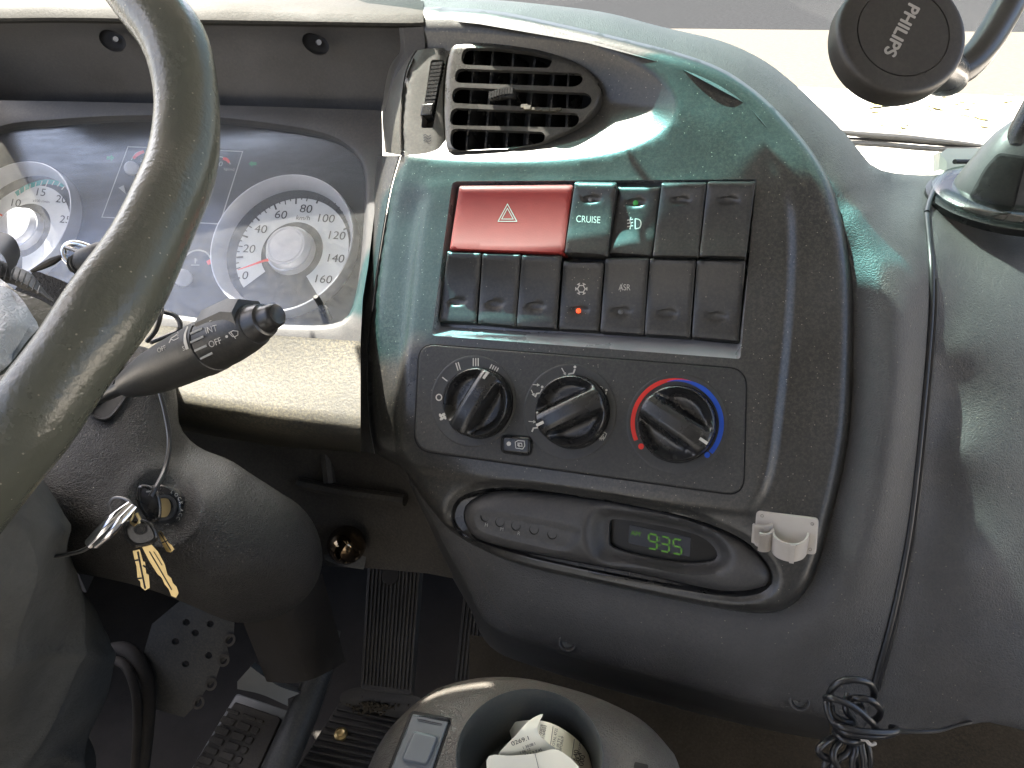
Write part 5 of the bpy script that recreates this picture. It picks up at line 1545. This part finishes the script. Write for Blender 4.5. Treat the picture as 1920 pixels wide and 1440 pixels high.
# perforated bracket plate
plt = thing('perforated_bracket', 'grey perforated steel bracket plate beside the pedals', 'bracket', w1(360, 1330, .86))
po = [(285, 1170), (345, 1120), (440, 1165), (438, 1190), (424, 1205), (430, 1230), (414, 1245), (404, 1275), (388, 1290), (370, 1320), (345, 1345), (290, 1330), (262, 1250)]
hl = [ellipse(x, y, 7, 6.5, 0, 14) for x, y in ((349, 1167), (394, 1170), (366, 1187), (329, 1203), (391, 1229), (348, 1245))]
dpl = lambda X, Y: .80 + .0002 * (np.asarray(Y, float) - 1230) - .0002 * (np.asarray(X, float) - 350)
skin('plate', po, dpl, 'greysteel', plt, holes=hl, step=20, edge=7, skirt=.006, hskirt=tuple(np.array(Fw) * .006))
for x, y in ((430, 1200), (419, 1238), (395, 1283), (372, 1318)):
    e = ellipse(x, y, 11, 13, 30, 18); e2 = ellipse(x, y, 6, 8, 30, 18)
    ring_wall('edge_eyelet', [(e, lambda a, b: dpl(a, b) + .004), (e, lambda a, b: dpl(a, b) - .003), (e2, lambda a, b: dpl(a, b) - .003), (e2, lambda a, b: dpl(a, b) + .004)], 'rubber', plt)
hose = thing('hose', 'black corrugated hose curving in the footwell behind the trouser leg', 'hose', w1(230, 1430, .8))
tube('outer_hose', [w1(190, 1240, .83), w1(210, 1218, .82), w1(245, 1222, .81), w1(272, 1265, .81), w1(278, 1330, .82), w1(270, 1420, .84), w1(262, 1480, .85)], .0075, 'footdark', hose, 14)
tube('inner_hose', [w1(196, 1260, .82), w1(215, 1240, .81), w1(238, 1252, .80), w1(255, 1300, .80), w1(258, 1370, .82), w1(252, 1460, .84)], .0050, 'footdark', hose, 12)
# brake pedal with the cell-patterned rubber pad
PB = Plane(480, 1390, .86, (-.10, .62, -.78), (.94, -.28, -.30))
pad_t = thing('brake_pedal', 'pedal with a cell patterned rubber pad in a pale worn frame', 'pedal', Vector(PB.pt(480, 1400, -.01)))
fr_o = rpoly([(444, 1300), (550, 1336), (500, 1450), (470, 1520), (330, 1500), (360, 1440)], [6, 10, 0, 0, 0, 0], 5)
pad('pedal_frame', fr_o, PB, -.008, .0, 'rocker', pad_t, bev=2)
fr_i = rpoly([(441, 1316), (528, 1346), (480, 1450), (455, 1510), (340, 1490), (366, 1430)], [4, 8, 0, 0, 0, 0], 5)
pad('rubber_pad', fr_i, PB, .0, .0045, 'rubber', pad_t, bev=2)
c0 = np.array((452, 1328)); eu = np.array((29.5, 10.2)); ev = np.array((-10.5, 18.5))
cell_me = None
for j in range(9):
    for i in range(-2, 3):
        a = c0 + eu * (i - .35 + (0 if j % 2 else 0)) + ev * (j + .45)
        w_ = .40
        if i == 2: a = a - eu * .26; w_ = .20
        if j == 0: hh_ = .16; a = a + ev * .05
        else: hh_ = .34
        if not inside(inset(fr_i, 3), np.array([a[0]]), np.array([a[1]]))[0] or a[1] > 1470: continue
        q = rpoly([a - eu * w_ - ev * hh_, a + eu * w_ - ev * hh_, a + eu * w_ + ev * hh_, a - eu * w_ + ev * hh_], 4, 4)
        pad('tread_cell', q, PB, .0043, .0072, 'rubber', pad_t, bev=1.5, bh=.0008)
barp = thing('pedal_arm', 'thick black painted pedal arm beside the brake pedal pad', 'pedal arm', w1(520, 1440, .84))
tube('arm_bar', [w1(620, 1180, .90), w1(602, 1250, .885), w1(575, 1320, .86), w1(545, 1390, .84), w1(500, 1490, .82)], [.012, .015, .0175, .018, .018], 'greysteel', barp, 18)
g = G()
A = spl([(445, 1278), (490, 1288), (540, 1310)], 10, False); B = spl([(470, 1250), (520, 1285), (562, 1300)], 10, False)
g.loft([W(A[:, 0], A[:, 1] + 14, .85), W(A[:, 0], A[:, 1], .845), W(B[:, 0], B[:, 1], .84), W(B[:, 0] + 8, B[:, 1] - 8, .88)], False)
g.obj('arm_bracket', 'rocker', barp)
# two ribbed treadles further right
def treadle(name, label, quadpx, d0, nr, tiltn):
    q = np.array(quadpx, float); c = q.mean(0)
    pl = Plane(c[0], c[1], d0, tiltn, (.99, 0, 0))
    t = thing(name, label, 'pedal', Vector(pl.pt(*c, -.01)))
    pad('treadle_plate', rpoly(q, 8, 4), pl, -.012, .0, 'rubber', t, bev=2)
    for k in range(nr):
        s = (k + .5) / nr
        a = q[0] * (1 - s) + q[1] * s; b = q[3] * (1 - s) + q[2] * s
        a, b = a * .96 + b * .04, a * .04 + b * .96
        wv = (q[1] - q[0]) / nr * .24
        pad('tread_rib', [a - wv, a + wv, b + wv, b - wv], pl, -.001, .003, 'rubber', t, bev=.8, bh=.001)
    return t, pl
t, pl = treadle('accelerator_pedal', 'long ribbed black accelerator treadle in the dark footwell below the brass knob', [(690, 1056), (790, 1064), (772, 1304), (676, 1292)], .92, 14, (-.12, .42, -.90))
lathe_plane(pl, 733, 1080, [(.0, .012), (.004, .011), (.0045, .004), (.0045, .0002)], 20).obj('stop_bolt', 'footdark', t)
treadle('foot_rest', 'ribbed black foot rest half hidden under the centre dash', [(872, 1090), (946, 1150), (934, 1296), (852, 1282)], .93, 11, (-.12, .42, -.90))
# ribbed rubber mat with a rivet
PM = Plane(650, 1390, .93, (-.05, .78, -.62), (.97, -.17, -.15))
mat_t = thing('floor_mat', 'ribbed black rubber floor mat with a rusty rivet next to the console', 'floor mat', Vector(PM.pt(640, 1430, -.01)))
mq = [(636, 1318), (800, 1352), (760, 1500), (520, 1500)]
pad('mat_sheet', mq, PM, -.006, .0, 'rubber', mat_t, bev=2)
for k in range(14):
    y = 1328 + k * 10.4 * (1 + k * .012)
    xl = 636 - (y - 1318) * .66; xr = 800 - (y - 1352) * .28
    sl = .20
    a, b = np.array((xl + 2, y)), np.array((xr - 3, y + (xr - xl) * sl))
    v = np.array((-.6, 2.2)) * (1 + k * .02)
    pad('mat_rib', [a - v, b - v, b + v, a + v], PM, -.001, .0045, 'rubber', mat_t, bev=.8, bh=.0015)
lathe_plane(PM, 640, 1378, [(.002, .0085), (.006, .0082), (.0075, .005), (.0065, .0025), (.0065, .0002)], 20).obj('rivet', 'brass', mat_t)
dirt = thing('dirt_heap', 'small heap of brown grit in the fold above the ribbed floor mat', 'dirt', w1(690, 1330, .93), kind='stuff')
skin('mat_fold', spl([(640, 1300), (680, 1288), (740, 1298), (790, 1310), (800, 1345), (740, 1345), (690, 1332), (644, 1322)], 40), lambda X, Y: .915 + .012 * np.clip(np.abs((np.asarray(Y, float) - 1315) / 30), 0, 1) ** 2, 'rubber', dirt, step=14, skirt=.05)
g = G(); rg_ = random.Random(5)
for k in range(160):
    x, y = rg_.gauss(702, 18), rg_.gauss(1326, 6)
    s = rg_.uniform(.0005, .0017)
    g.box(W(x, y, .912), RT * s * rg_.uniform(.6, 1.2), UP * s * .8, FW * s)
tag(g.obj('grit', 'carpet', dirt), kind='stuff')
# polished knob on its bracket
kb = thing('brass_knob', 'polished dark brass ball knob shining in the dark footwell', 'knob', w1(650, 1050, .76))
lathe_geo(w1(650, 1022, .78), w1(650, 1021, .722), [(0, .010), (.2, .0165), (.45, .0195), (.65, .0185), (.82, .0140), (.94, .0075), (1, .0005)], 32).obj('ball', 'knobbrass', kb)
skin('bracket', [(590, 985), (625, 975), (650, 985), (690, 1010), (690, 1030), (682, 1068), (640, 1062), (610, 1050), (596, 1010)], lambda X, Y: .775 + 0 * np.asarray(X, float), 'greysteel', kb, step=20, skirt=.02)

# carpet hump on the right and floor bulkhead
skin_d = tps([(1000, 1240, .80), (1400, 1300, .74), (1700, 1370, .72), (2060, 1380, .72), (1150, 1450, .72), (1560, 1500, .66), (2060, 1520, .66), (900, 1240, .86)])
tag(skin('carpet', [(880, 1190), (1000, 1210), (1250, 1270), (1560, 1350), (1700, 1370), (1850, 1340), (2080, 1350), (2080, 1560), (1100, 1560), (880, 1400)], skin_d, 'carpet', step=30, skirt=.02), kind='structure')

# ================================================================== CONSOLE with cup holder
con = thing('centre_console', 'rounded grey floor console with a cup holder and a rocker switch, dusty on the right', 'console', w1(960, 1560, .52))
con_o = spl([(640, 1580), (690, 1440), (720, 1381), (752, 1343), (790, 1310), (828, 1288), (880, 1274), (932, 1269), (992, 1273), (1052, 1287), (1100, 1301), (1143, 1318), (1203, 1350), (1249, 1396), (1274, 1440), (1310, 1600), (980, 1640)], 110)
cup_o = ellipse(993, 1421, 139, 130, 0, 72)
PC = Plane(993, 1421, .50, (-.06, .78, -.62), (.99, 0, -.09))
def h_con(X, Y):
    e = np.clip(pdist(con_o, X, Y) / 62, 0, 1)
    dc = np.where(inside(cup_o, X, Y), 0, pdist(cup_o, X, Y))
    return -.030 * (1 - np.sqrt(np.maximum(0, 1 - (1 - e) ** 2))) + .0025 * np.exp(-(dc / 9) ** 2)
rk = rpoly([(771, 1333), (848, 1347), (796, 1500), (705, 1500)], [7, 7, 0, 0], 4)
skin('console_shell', con_o, lambda X, Y: PC.d(X, Y, h_con(X, Y)), 'console', con, holes=[cup_o, inset(rk, 1)], guides=[inset(con_o, 6), inset(con_o, 16), inset(con_o, 32), inset(cup_o, -6), inset(cup_o, -12)], step=12, edge=9, skirt=tuple(np.array((0, .02, -.14))), sharp=60)
cr = []
th = np.linspace(0, 2 * math.pi, 72, endpoint=False)
cupc = PC.pt(993, 1421, 0); cw = PC.px(cupc)
ring0 = PC.pt(cup_o[:, 0], cup_o[:, 1], .0025)
dn = -PC.N * 1.0
g = G()
ctr_ = ring0.mean(0)
g.loft([ring0, ring0 + (ctr_ - ring0) * .012 + PC.N * .0008, ring0 + (ctr_ - ring0) * .03 - PC.N * .001, ring0 + (ctr_ - ring0) * .05 + dn * .012, ring0 + (ctr_ - ring0) * .12 + dn * .060], True, False, True)
g.obj('cup_holder', 'cup', con)
sw = pad('rocker_surround', inset(rk, -1), PC, -.012, .0005, 'black', con, bev=2)
pad('rocker_plate', inset(rk, 5), PC, -.002, .0018, 'rocker', con, bev=2)
pad('rocker_pad', rpoly([(776, 1370), (822, 1381), (800, 1434), (752, 1424)], 7, 4), PC, .001, .0048, 'rocker', con, bev=3, bh=.002)
Print(PC.at(.0018), .0003).line([(782, 1348), (829, 1358)], 2).line([(783, 1351), (828, 1361)], 1).obj('rocker_line', 'ink', con)
skin('moulded_mark', rpoly([(1190, 1428), (1216, 1434), (1214, 1446), (1188, 1440)], 3, 3), lambda X, Y: PC.d(X, Y, h_con(X, Y) + .0012), 'footdark', con, step=10, skirt=tuple(-PC.N * .003))

# receipts in the cup
def sheet(name, label, outline, depth, prints, up=0.0):
    g = skin_geo(outline, depth, step=9, edge=8, skirt=tuple(np.array(Fw) * .00025))
    o = g.obj(name, 'paper', None, sharp=70)
    tag(o, label, 'receipt', 'receipts crumpled in the cup holder')
    p = Print(depth, .0004)
    prints(p)
    if p.g.v: p.obj('print', 'ink', o)
    return o
def prA(p):
    rr_ = random.Random(2)
    for (t_, x, y, H) in (("640", 1079, 1416, 11), ("464", 1085, 1421, 11), ("000", 1091, 1426, 11)): p.text(t_, x, y, H * .8, -80, 1.1)
    p.text("DOCUMENT", 1087, 1399, 4, -80, .9)
    for (t_, x, y, H) in (("T-00828", 1014, 1371, 5.5), ("1164003", 1020, 1372, 5.5), ("TOTAL 4722", 1040, 1384, 5), ("E-09 TY 1", 1047, 1393, 5), ("1889POR61P", 1052, 1398, 5)):
        p.text(t_, x, y, H, -80, .95)
    for x, y in ((1034, 1380), (1074, 1404)): p.line([(x - 2, y + 18), (x + 3, y - 18)], 1)
sheet('receipt', 'flat white receipt printed with black figures against the far wall of the cup', spl([(956, 1360), (986, 1351), (1012, 1351), (1040, 1359), (1066, 1374), (1088, 1393), (1104, 1416), (1110, 1438), (1108, 1475), (1000, 1475), (965, 1400)], 60),
      lambda X, Y: .520 + .03 * ((np.asarray(X, float) - 1040) / 80) ** 2 - .0002 * (np.asarray(Y, float) - 1400), prA)
def prB(p):
    p.text("0269.1", 975, 1389, 8, 160 - 180, 1.2); p.text("1 30.08.1", 992, 1398, 5, -20, 1.0); p.text("1 06 12", 985, 1408, 5, -20, 1.0); p.text("24.1.2.7.45", 1000, 1411, 5.5, -20, 1.0)
sheet('receipt', 'faded receipt curled to a pointed corner at the top of the heap', spl([(1018, 1339), (1012, 1352), (1007, 1368), (1014, 1382), (1030, 1395), (1042, 1404), (1030, 1412), (1000, 1416), (960, 1420), (935, 1416), (950, 1396), (968, 1378), (985, 1358), (1000, 1346)], 60),
      lambda X, Y: .508 + .012 * np.sin(np.clip((np.asarray(Y, float) - 1339) / 80, 0, 1) * 3.0) * -1 + .0004 * (np.asarray(X, float) - 990) * .3, prB)
def prC(p): p.line([(1003, 1412), (1012, 1450)], .8)
sheet('receipt', 'blank cream slip of paper folded over the front of the heap', spl([(917, 1418), (960, 1417), (1003, 1413), (1040, 1405), (1062, 1416), (1078, 1430), (1090, 1450), (1085, 1500), (930, 1500), (914, 1450)], 50),
      lambda X, Y: .492 + .004 * np.sin((np.asarray(X, float) - 917) / 40) - .00008 * (np.asarray(Y, float) - 1418), prC)

# ================================================================== BEIGE CLIP HOLDER
dC = float(d_panel(1470, 1000)) - .0005
PH = Plane(1477, 1000, dC, PN.n, (.939, -.075, -.335))
clip = thing('clip_holder', 'beige plastic clip holder with an open ring stuck on the lower right of the panel', 'clip holder', Vector(PH.pt(1475, 1040)))
pq = rpoly([(1418, 956), (1536, 972), (1530, 1041), (1413, 1024)], 9, 5)
pad('back_plate', pq, PH, -.002, .0024, 'beige', clip, bev=3)
for x, y in ((1429, 967), (1523, 982), (1519, 1030)):
    lathe_plane(PH, x, y, [(.0020, .0011), (.0028, .0011), (.0022, .0008), (.0021, .0001)], 12).obj('screw_hole', 'black', clip)
# ring: walls swept along an open curve in the plane's own axes, standing off the plate, its axis along the plate's height
_tc, _ts = math.cos(RAD(30)), math.sin(RAD(30))
VH = PH.V * _tc + PH.N * _ts; NH = PH.N * _tc - PH.V * _ts
def wall(name, path, y0, y1, th_):
    """path: (across px, height above the plate) ; y0, y1: top and bottom pixel rows of the wall"""
    P = spl(path, 36, False)
    g = G(); rows = []
    T = np.gradient(P * np.array((mmP, 1.0)), axis=0); T /= np.linalg.norm(T, axis=1)[:, None]
    Nn = np.stack([-T[:, 1], T[:, 0]], 1)
    for side in (1, -1):
        for yy in ((y0, y1) if side == 1 else (y1, y0)):
            base = PH.pt(1470, 1000) + PH.U * (P[:, 0:1] * mmP + Nn[:, 0:1] * th_ * side) + NH * (P[:, 1:2] + Nn[:, 1:2] * th_ * side) + VH * (-(yy) * mmP)
            rows.append(base)
    rows.append(rows[0])
    rings = [np.array([r[i] for r in rows[:4]]) for i in range(len(P))]
    g.loft(rings, True, True, True)
    return g.obj(name, 'beige', clip, sharp=35)
mmP = dC / FPX
wall('clamp_ring', [(-20, .0020), (-19, .007), (-14, .0125), (-2, .0165), (16, .0175), (32, .0135), (40, .007), (42, .0018)], -12, 27, .0008)
wall('spring_tab', [(-20, .0045), (-24, .0085), (-30, .0105), (-38, .0110), (-43, .0100)], -14, 27, .0009)
wall('spring_tab', [(-22, .0015), (-32, .0050), (-48, .0060), (-56, .0050)], -22, 20, .0009)
g = G(); g.box(PH.pt(1470, 1000) + PH.U * 16 * mmP + NH * .0185 - VH * 8 * mmP, PH.U * 4 * mmP, VH * 20 * mmP, NH * .0009); g.obj('ring_rib', 'beige', clip)
g = G()
for i in range(7): g.box(PH.pt(1470, 1000) + PH.U * (-32 - i * 1.9) * mmP + NH * .0120 - VH * 6 * mmP, PH.U * .45 * mmP, VH * 18 * mmP, NH * .0005)
g.obj('grip_ridge', 'beige', clip)
g = G()
for i in range(8): g.box(PH.pt(1470, 1000) + PH.U * (-37 - i * 2.2) * mmP + NH * .0066 + VH * 2 * mmP, PH.U * .45 * mmP, VH * 17 * mmP, NH * .0005)
g.obj('grip_ridge', 'beige', clip)

# ================================================================== PHONE MOUNT
PD = Plane(1694, 58, .385, (.02, .10, -.99), (1, 0, 0))
mount = thing('phone_mount', 'black magnetic phone mount with a round pad on a curved arm and suction base', 'phone mount', w1(1900, 460, .60))
t = np.linspace(0, 2 * math.pi, 64, endpoint=False)
pc = PD.pt(1694, 60)
ca = math.radians(22)
e1 = PD.U * math.cos(ca) - PD.V * math.sin(ca); e2 = PD.U * math.sin(ca) + PD.V * math.cos(ca)
disc = lambda r, h: pc + PD.N * h + r * (np.cos(t)[:, None] * PD.U + np.sin(t)[:, None] * PD.V * 1.0)
R_ = .0338
g = G()
g.loft([disc(R_ * .80, -.016), disc(R_ * .97, -.015), disc(R_ * 1.0, -.012), disc(R_ * 1.0, -.004), disc(R_ * .985, -.0018), disc(R_ * .95, -.0004), disc(R_ * .90, .0), disc(R_ * .715, .0), disc(R_ * .71, -.0008), disc(R_ * .70, -.0008), disc(R_ * .695, .0), disc(R_ * .3, .0002), disc(R_ * .01, .0002)], True, True, True)
g.obj('pad', 'mountblack', mount, sharp=60)
pp = Print(PD.at(.0003), .0003)
pp.text("PHILIPS", 1691, 57, 23, 117.5, 1.02, 0, 1.0, fat=1)
tx = pp
for dx, dy in ((.9, .5), (-.9, -.5), (.5, -.9), (-.5, .9)): pp.text("PHILIPS", 1691 + dx, 57 + dy, 23, 117.5, 1.02)
pp.obj('lettering', 'mountprint', mount)
tube('arm', [w1(1740, 120, .425), w1(1772, 140, .43), w1(1805, 128, .432), w1(1838, 96, .435), w1(1868, 50, .44), w1(1896, 0, .445), w1(1930, -60, .45), w1(1990, -120, .47), w1(2060, -100, .52), w1(2040, 20, .56), w1(1960, 160, .585), w1(1914, 245, .60), w1(1906, 275, .602)], .0087, 'gloss', mount, 20)
lathe_geo(w1(1730, 112, .400), w1(1786, 148, .44), [(0, .012), (.3, .0135), (.7, .0125), (.85, .0115), (.9, .0098), (1, .009)], 24).obj('arm_socket', 'gloss', mount)
# suction base: foot disc, clear skirt, hood with lever
SB = Plane(1890, 405, .60, (-.03, .80, -.60), (1, 0, -.05))
cpx = (1893, 372)
th2 = np.linspace(0, 2 * math.pi, 64, endpoint=False)
bc = SB.pt(*cpx)
bring = lambda r, h: bc + SB.N * h + r * (np.cos(th2)[:, None] * SB.U + np.sin(th2)[:, None] * SB.V)
g = G(); g.loft([bring(.0625, -.006), bring(.0640, -.004), bring(.0640, .000), bring(.0600, .002), bring(.0560, .0015)], True, True, False); g.obj('suction_foot', 'mountgloss', mount)
g = G(); g.loft([bring(.0600, .002), bring(.0605, .005), bring(.058, .0075), bring(.05, .009), bring(.01, .010)], True, False, True); g.obj('clear_skirt', 'clear', mount)
g = G()
def hoodsec(k, h):      # tapered body leaning back to the pole
    return bc + SB.N * h + (np.cos(th2)[:, None] * SB.U * .046 * k + np.sin(th2)[:, None] * SB.V * .040 * k) + SB.V * (h * .25) + SB.U * (h * .10)
g.loft([hoodsec(1.0, .006), hoodsec(.98, .010), hoodsec(.86, .022), hoodsec(.72, .036), hoodsec(.56, .048), hoodsec(.40, .056), hoodsec(.24, .060), hoodsec(.20, .064)], True, False, True)
g.obj('base_hood', 'mountbody', mount)
_hk = [(-.01, 1.02), (.006, 1.0), (.010, .98), (.022, .86), (.036, .72), (.048, .56), (.056, .40), (.060, .24), (.064, .20)]
def dh(X, Y):
    """depth of the hood's near side along each line of sight"""
    X, Y = np.broadcast_arrays(np.asarray(X, float), np.asarray(Y, float))
    ds = np.linspace(.50, .66, 321)
    P = W(X[..., None], Y[..., None], ds) - np.array(bc)
    hh = P @ SB.N
    k = np.interp(hh, [a for a, b in _hk], [b for a, b in _hk])
    xx = P @ SB.U - hh * .10; yy = P @ SB.V - hh * .25
    hit = ((xx / (.046 * k)) ** 2 + (yy / (.040 * k)) ** 2 < 1) & (hh < .064)
    q = np.argmax(hit, -1)
    d = np.where(hit.any(-1), ds[q], np.nan)
    return np.where(np.isnan(d), np.nanmean(d) if not np.isnan(d).all() else .58, d)
lv = rpoly([(1872, 286), (1926, 294), (1900, 395), (1866, 432), (1806, 410), (1800, 400), (1846, 314)], [10, 4, 8, 10, 8, 8, 14], 5)
skin('lever_gap', lv, lambda X, Y: dh(X, Y) - .0012, 'black', mount, step=9, edge=7)
skin('lever_plate', inset(lv, 4.5), lambda X, Y: dh(X, Y) - .0032, 'mountgloss', mount, step=9, edge=7, skirt=.003)
skin('lever_notch', rpoly([(1809, 404), (1822, 400), (1846, 408), (1858, 416), (1852, 425), (1816, 415)], 4, 3), lambda X, Y: dh(X, Y) - .0040, 'mountblack', mount, step=9)

# small grey device with a cable beyond the suction base
dev = thing('dash_device', 'small grey box with a thin lead on the dash top beside the suction base', 'device', w1(1800, 325, .74))
g = G()
g.loft([[w1(1762, 288, .70), w1(1776, 278, .72), w1(1868, 278, .74), w1(1868, 300, .73), w1(1776, 304, .70)], [w1(1760, 318, .70), w1(1774, 318, .705), w1(1868, 316, .73), w1(1868, 318, .72), w1(1774, 322, .69)]], True, True, True)
g.obj('case', 'device', dev, sharp=30)
g = G(); g.loft([[w1(1750, 290, .72), w1(1763, 284, .705), w1(1763, 318, .70), w1(1750, 322, .71)], [w1(1752, 290, .74), w1(1765, 284, .74), w1(1765, 318, .735), w1(1752, 322, .74)]], True, True, True); g.obj('end_cap', 'device', dev, sharp=30)
tube('label_strip', [w1(1790, 303, .692), w1(1860, 303, .722)], .0022, 'black', dev, 8, 1)
tube('lead', [w1(1790, 322, .68), w1(1775, 324, .665), w1(1758, 345, .645), w1(1744, 375, .625), w1(1738, 398, .612)], .0022, 'cable', dev, 10)

# cable along the valley of the padded dash, ending in a tied bundle
cab = thing('mount_cable', 'thin black cable running down the crease of the padded dash to a tied bundle', 'cable', w1(1640, 1300, .55))
cl_ = cable_line[:56]
cp = W(cl_[:, 0], cl_[:, 1], d_pad(cl_[:, 0], cl_[:, 1]) - .0020)
tube_geo(cp, .0024, 10, 1).obj('cable_run', 'cable', cab)
cl2 = cl_ + np.array((8, 0))
g = tube_geo(W(cl2[8:, 0], cl2[8:, 1], d_pad(cl2[8:, 0], cl2[8:, 1]) - .0012), .0018, 8, 1); g.obj('cable_run', 'cable', cab)
bd_ = .505
def loop(name, P, r=.0023): return tube(name, [w1(x, y, bd_ + o) for x, y, o in P], r, 'cable', cab, 10)
loop('cable_loop', [(1553, 1320, .0), (1556, 1298, -.004), (1572, 1280, -.008), (1600, 1274, -.01), (1628, 1280, -.008), (1639, 1296, -.003), (1636, 1314, .004)])
loop('cable_loop', [(1584, 1312, .0), (1606, 1309, -.008), (1632, 1313, -.01), (1650, 1328, -.006), (1648, 1344, .0), (1636, 1352, .006)])
loop('cable_loop', [(1548, 1308, -.004), (1560, 1309, -.010), (1590, 1320, -.012), (1615, 1336, -.012), (1636, 1356, -.010), (1642, 1366, -.004)])
loop('cable_loop', [(1612, 1322, -.004), (1618, 1334, -.010), (1624, 1346, -.006)])
loop('cable_loop', [(1551, 1310, .0), (1550, 1326, -.003), (1556, 1345, -.004), (1564, 1356, -.006), (1582, 1364, -.012), (1612, 1371, -.014), (1650, 1374, -.013), (1676, 1373, -.010), (1683, 1368, -.004), (1670, 1364, .002)])
loop('cable_loop', [(1566, 1364, -.002), (1584, 1373, -.011), (1615, 1379, -.013), (1648, 1380, -.012), (1674, 1376, -.006)])
loop('cable_loop', [(1565, 1372, .0), (1576, 1384, -.008), (1596, 1391, -.010), (1616, 1390, -.004)])
loop('cable_loop', [(1558, 1322, .002), (1562, 1340, .000), (1580, 1352, -.003), (1596, 1356, -.002)])
loop('cable_loop', [(1590, 1300, .004), (1586, 1330, .0), (1600, 1350, .0), (1596, 1362, -.002)])
for P in ([(1570, 1378, .0), (1548, 1392, -.006), (1535, 1405, -.008), (1540, 1416, -.006), (1556, 1424, -.004), (1546, 1436, -.004), (1550, 1460, -.002)],
          [(1582, 1384, .0), (1566, 1402, -.006), (1562, 1420, -.008), (1570, 1440, -.006), (1572, 1470, -.004)], [(1596, 1388, .0), (1590, 1410, -.004), (1572, 1424, -.006), (1560, 1440, -.005), (1558, 1470, 0)],
          [(1604, 1386, -.002), (1604, 1410, -.006), (1598, 1430, -.006), (1600, 1470, -.004)], [(1612, 1384, -.004), (1617, 1410, -.006), (1620, 1430, -.006), (1618, 1470, -.004)], [(1618, 1382, 0), (1628, 1405, -.002), (1630, 1430, -.002), (1626, 1470, 0)],
          [(1588, 1390, .004), (1600, 1400, .002), (1606, 1440, .004), (1608, 1470, .004)]):
    loop('cable_loop', P)
tube('tie', [w1(1615, 1386, bd_ - .008), w1(1624, 1388, bd_ - .010), w1(1632, 1396, bd_ - .010), w1(1641, 1394, bd_ - .006)], .0012, 'beige', cab, 8)
tube('loose_end', [w1(1683, 1369, bd_ - .004), w1(1720, 1372, .52), w1(1760, 1370, .53), w1(1800, 1358, .545), w1(1840, 1351, .55), w1(1880, 1354, .55), w1(1930, 1372, .545), w1(1990, 1400, .54)], .0013, 'cable', cab, 8)

# ================================================================== PERSON (knee and shin at the lower left)
per = thing('person', 'person in loose dark grey trousers, one knee and shin at the left edge', 'person', w1(40, 1500, .62))
cx = [(-260, 1000, .40, .075), (-190, 1030, .42, .076), (-130, 1090, .45, .072), (-75, 1170, .50, .068), (-20, 1260, .56, .068), (5, 1350, .62, .070), (0, 1450, .68, .068), (-20, 1560, .74, .064)]
S_ = spl([(a, b, c * 1000, d * 1000) for a, b, c, d in cx], 90, False)
ctr3 = W(S_[:, 0], S_[:, 1], S_[:, 2] / 1000)
T = np.gradient(ctr3, axis=0); T /= np.linalg.norm(T, axis=1)[:, None]
rings = []; a = np.cross(T[0], UP); a /= np.linalg.norm(a)
th3 = np.linspace(0, 2 * math.pi, 120, endpoint=False)
for i in range(len(ctr3)):
    a = a - T[i] * a.dot(T[i]); a /= np.linalg.norm(a); b = np.cross(T[i], a)
    v = i / 89
    fold = 1.7 * .0050 * np.sin(th3 * 2 + v * 17 + 1.5 * np.sin(v * 7)) * np.sin(v * 3.1) + .0035 * np.sin(th3 * 3 + v * 9) + .0028 * np.sin(th3 * 7 - v * 14 + 1.2) * np.sin(v * 6) + .004 * np.sin(v * 26 + th3 * 2) * smooth((v - .45) / .2) * .8
    fold = fold + .0050 * (1 - np.abs(np.sin(th3 * 1.5 + v * 8 + .6 * np.sin(th3 * 3)))) ** 4 + .0045 * (1 - np.abs(np.sin(th3 * 2.5 - v * 11 + 1))) ** 5
    r = S_[i, 3] / 1000 + fold
    rings.append(ctr3[i] + (r * np.cos(th3))[:, None] * a + (r * np.sin(th3))[:, None] * b)
g = G(); g.loft(rings, True, True, True)
leg = g.obj('trouser_leg', 'cloth', per, sharp=None)
# stitched side seam of the trousers
sm = []
for i in range(6, 88):
    q = rings[i]; k = int(np.argmin(((q - EY) @ FW) + 0.25 * np.abs((q - ctr3[i]) @ RT - .022)))
    v_ = q[k] - ctr3[i]; sm.append(q[k] + v_ / np.linalg.norm(v_) * .0006)
tube_geo(spl(sm, 60, False), .0011, 6, 1).obj('side_seam', 'cloth', leg)

# ================================================================== WIPER on the windscreen
wip = thing('windscreen_wiper', 'black wiper blade lying along the foot of the windscreen', 'wiper', w1(1700, 275, .95))
def on_screen(px, py, off=.02):
    # meet the glass, a little outside it
    d = np.array(W(px, py, 1.0)) - EY; m = (WT - WB) / (ZT - ZB)
    t = (WB + m * (EY[2] - ZB) + off - EY[1]) / (d[1] - m * d[2])
    return EY + t * d
tube('blade_arm', [on_screen(1560, 246), on_screen(1620, 252), on_screen(1700, 258), on_screen(1735, 262), on_screen(1800, 268), on_screen(1860, 276)], [.003, .0042, .0045, .0042, .003, .002], 'device', wip, 8)
tube('rubber_lip', [on_screen(1560, 258), on_screen(1640, 262), on_screen(1760, 271), on_screen(1860, 278)], .0018, 'black', wip, 8)
tube('blade_bow', [on_screen(1640, 260, .026), on_screen(1665, 255, .030), on_screen(1690, 258, .028), on_screen(1734, 262, .03)], .0032, 'greysteel', wip, 8)
tube('cowl_strip', [on_screen(1540, 266, .015), on_screen(1640, 270, .015), on_screen(1750, 279, .015), on_screen(1860, 281, .015)], .0035, 'device', wip, 8)
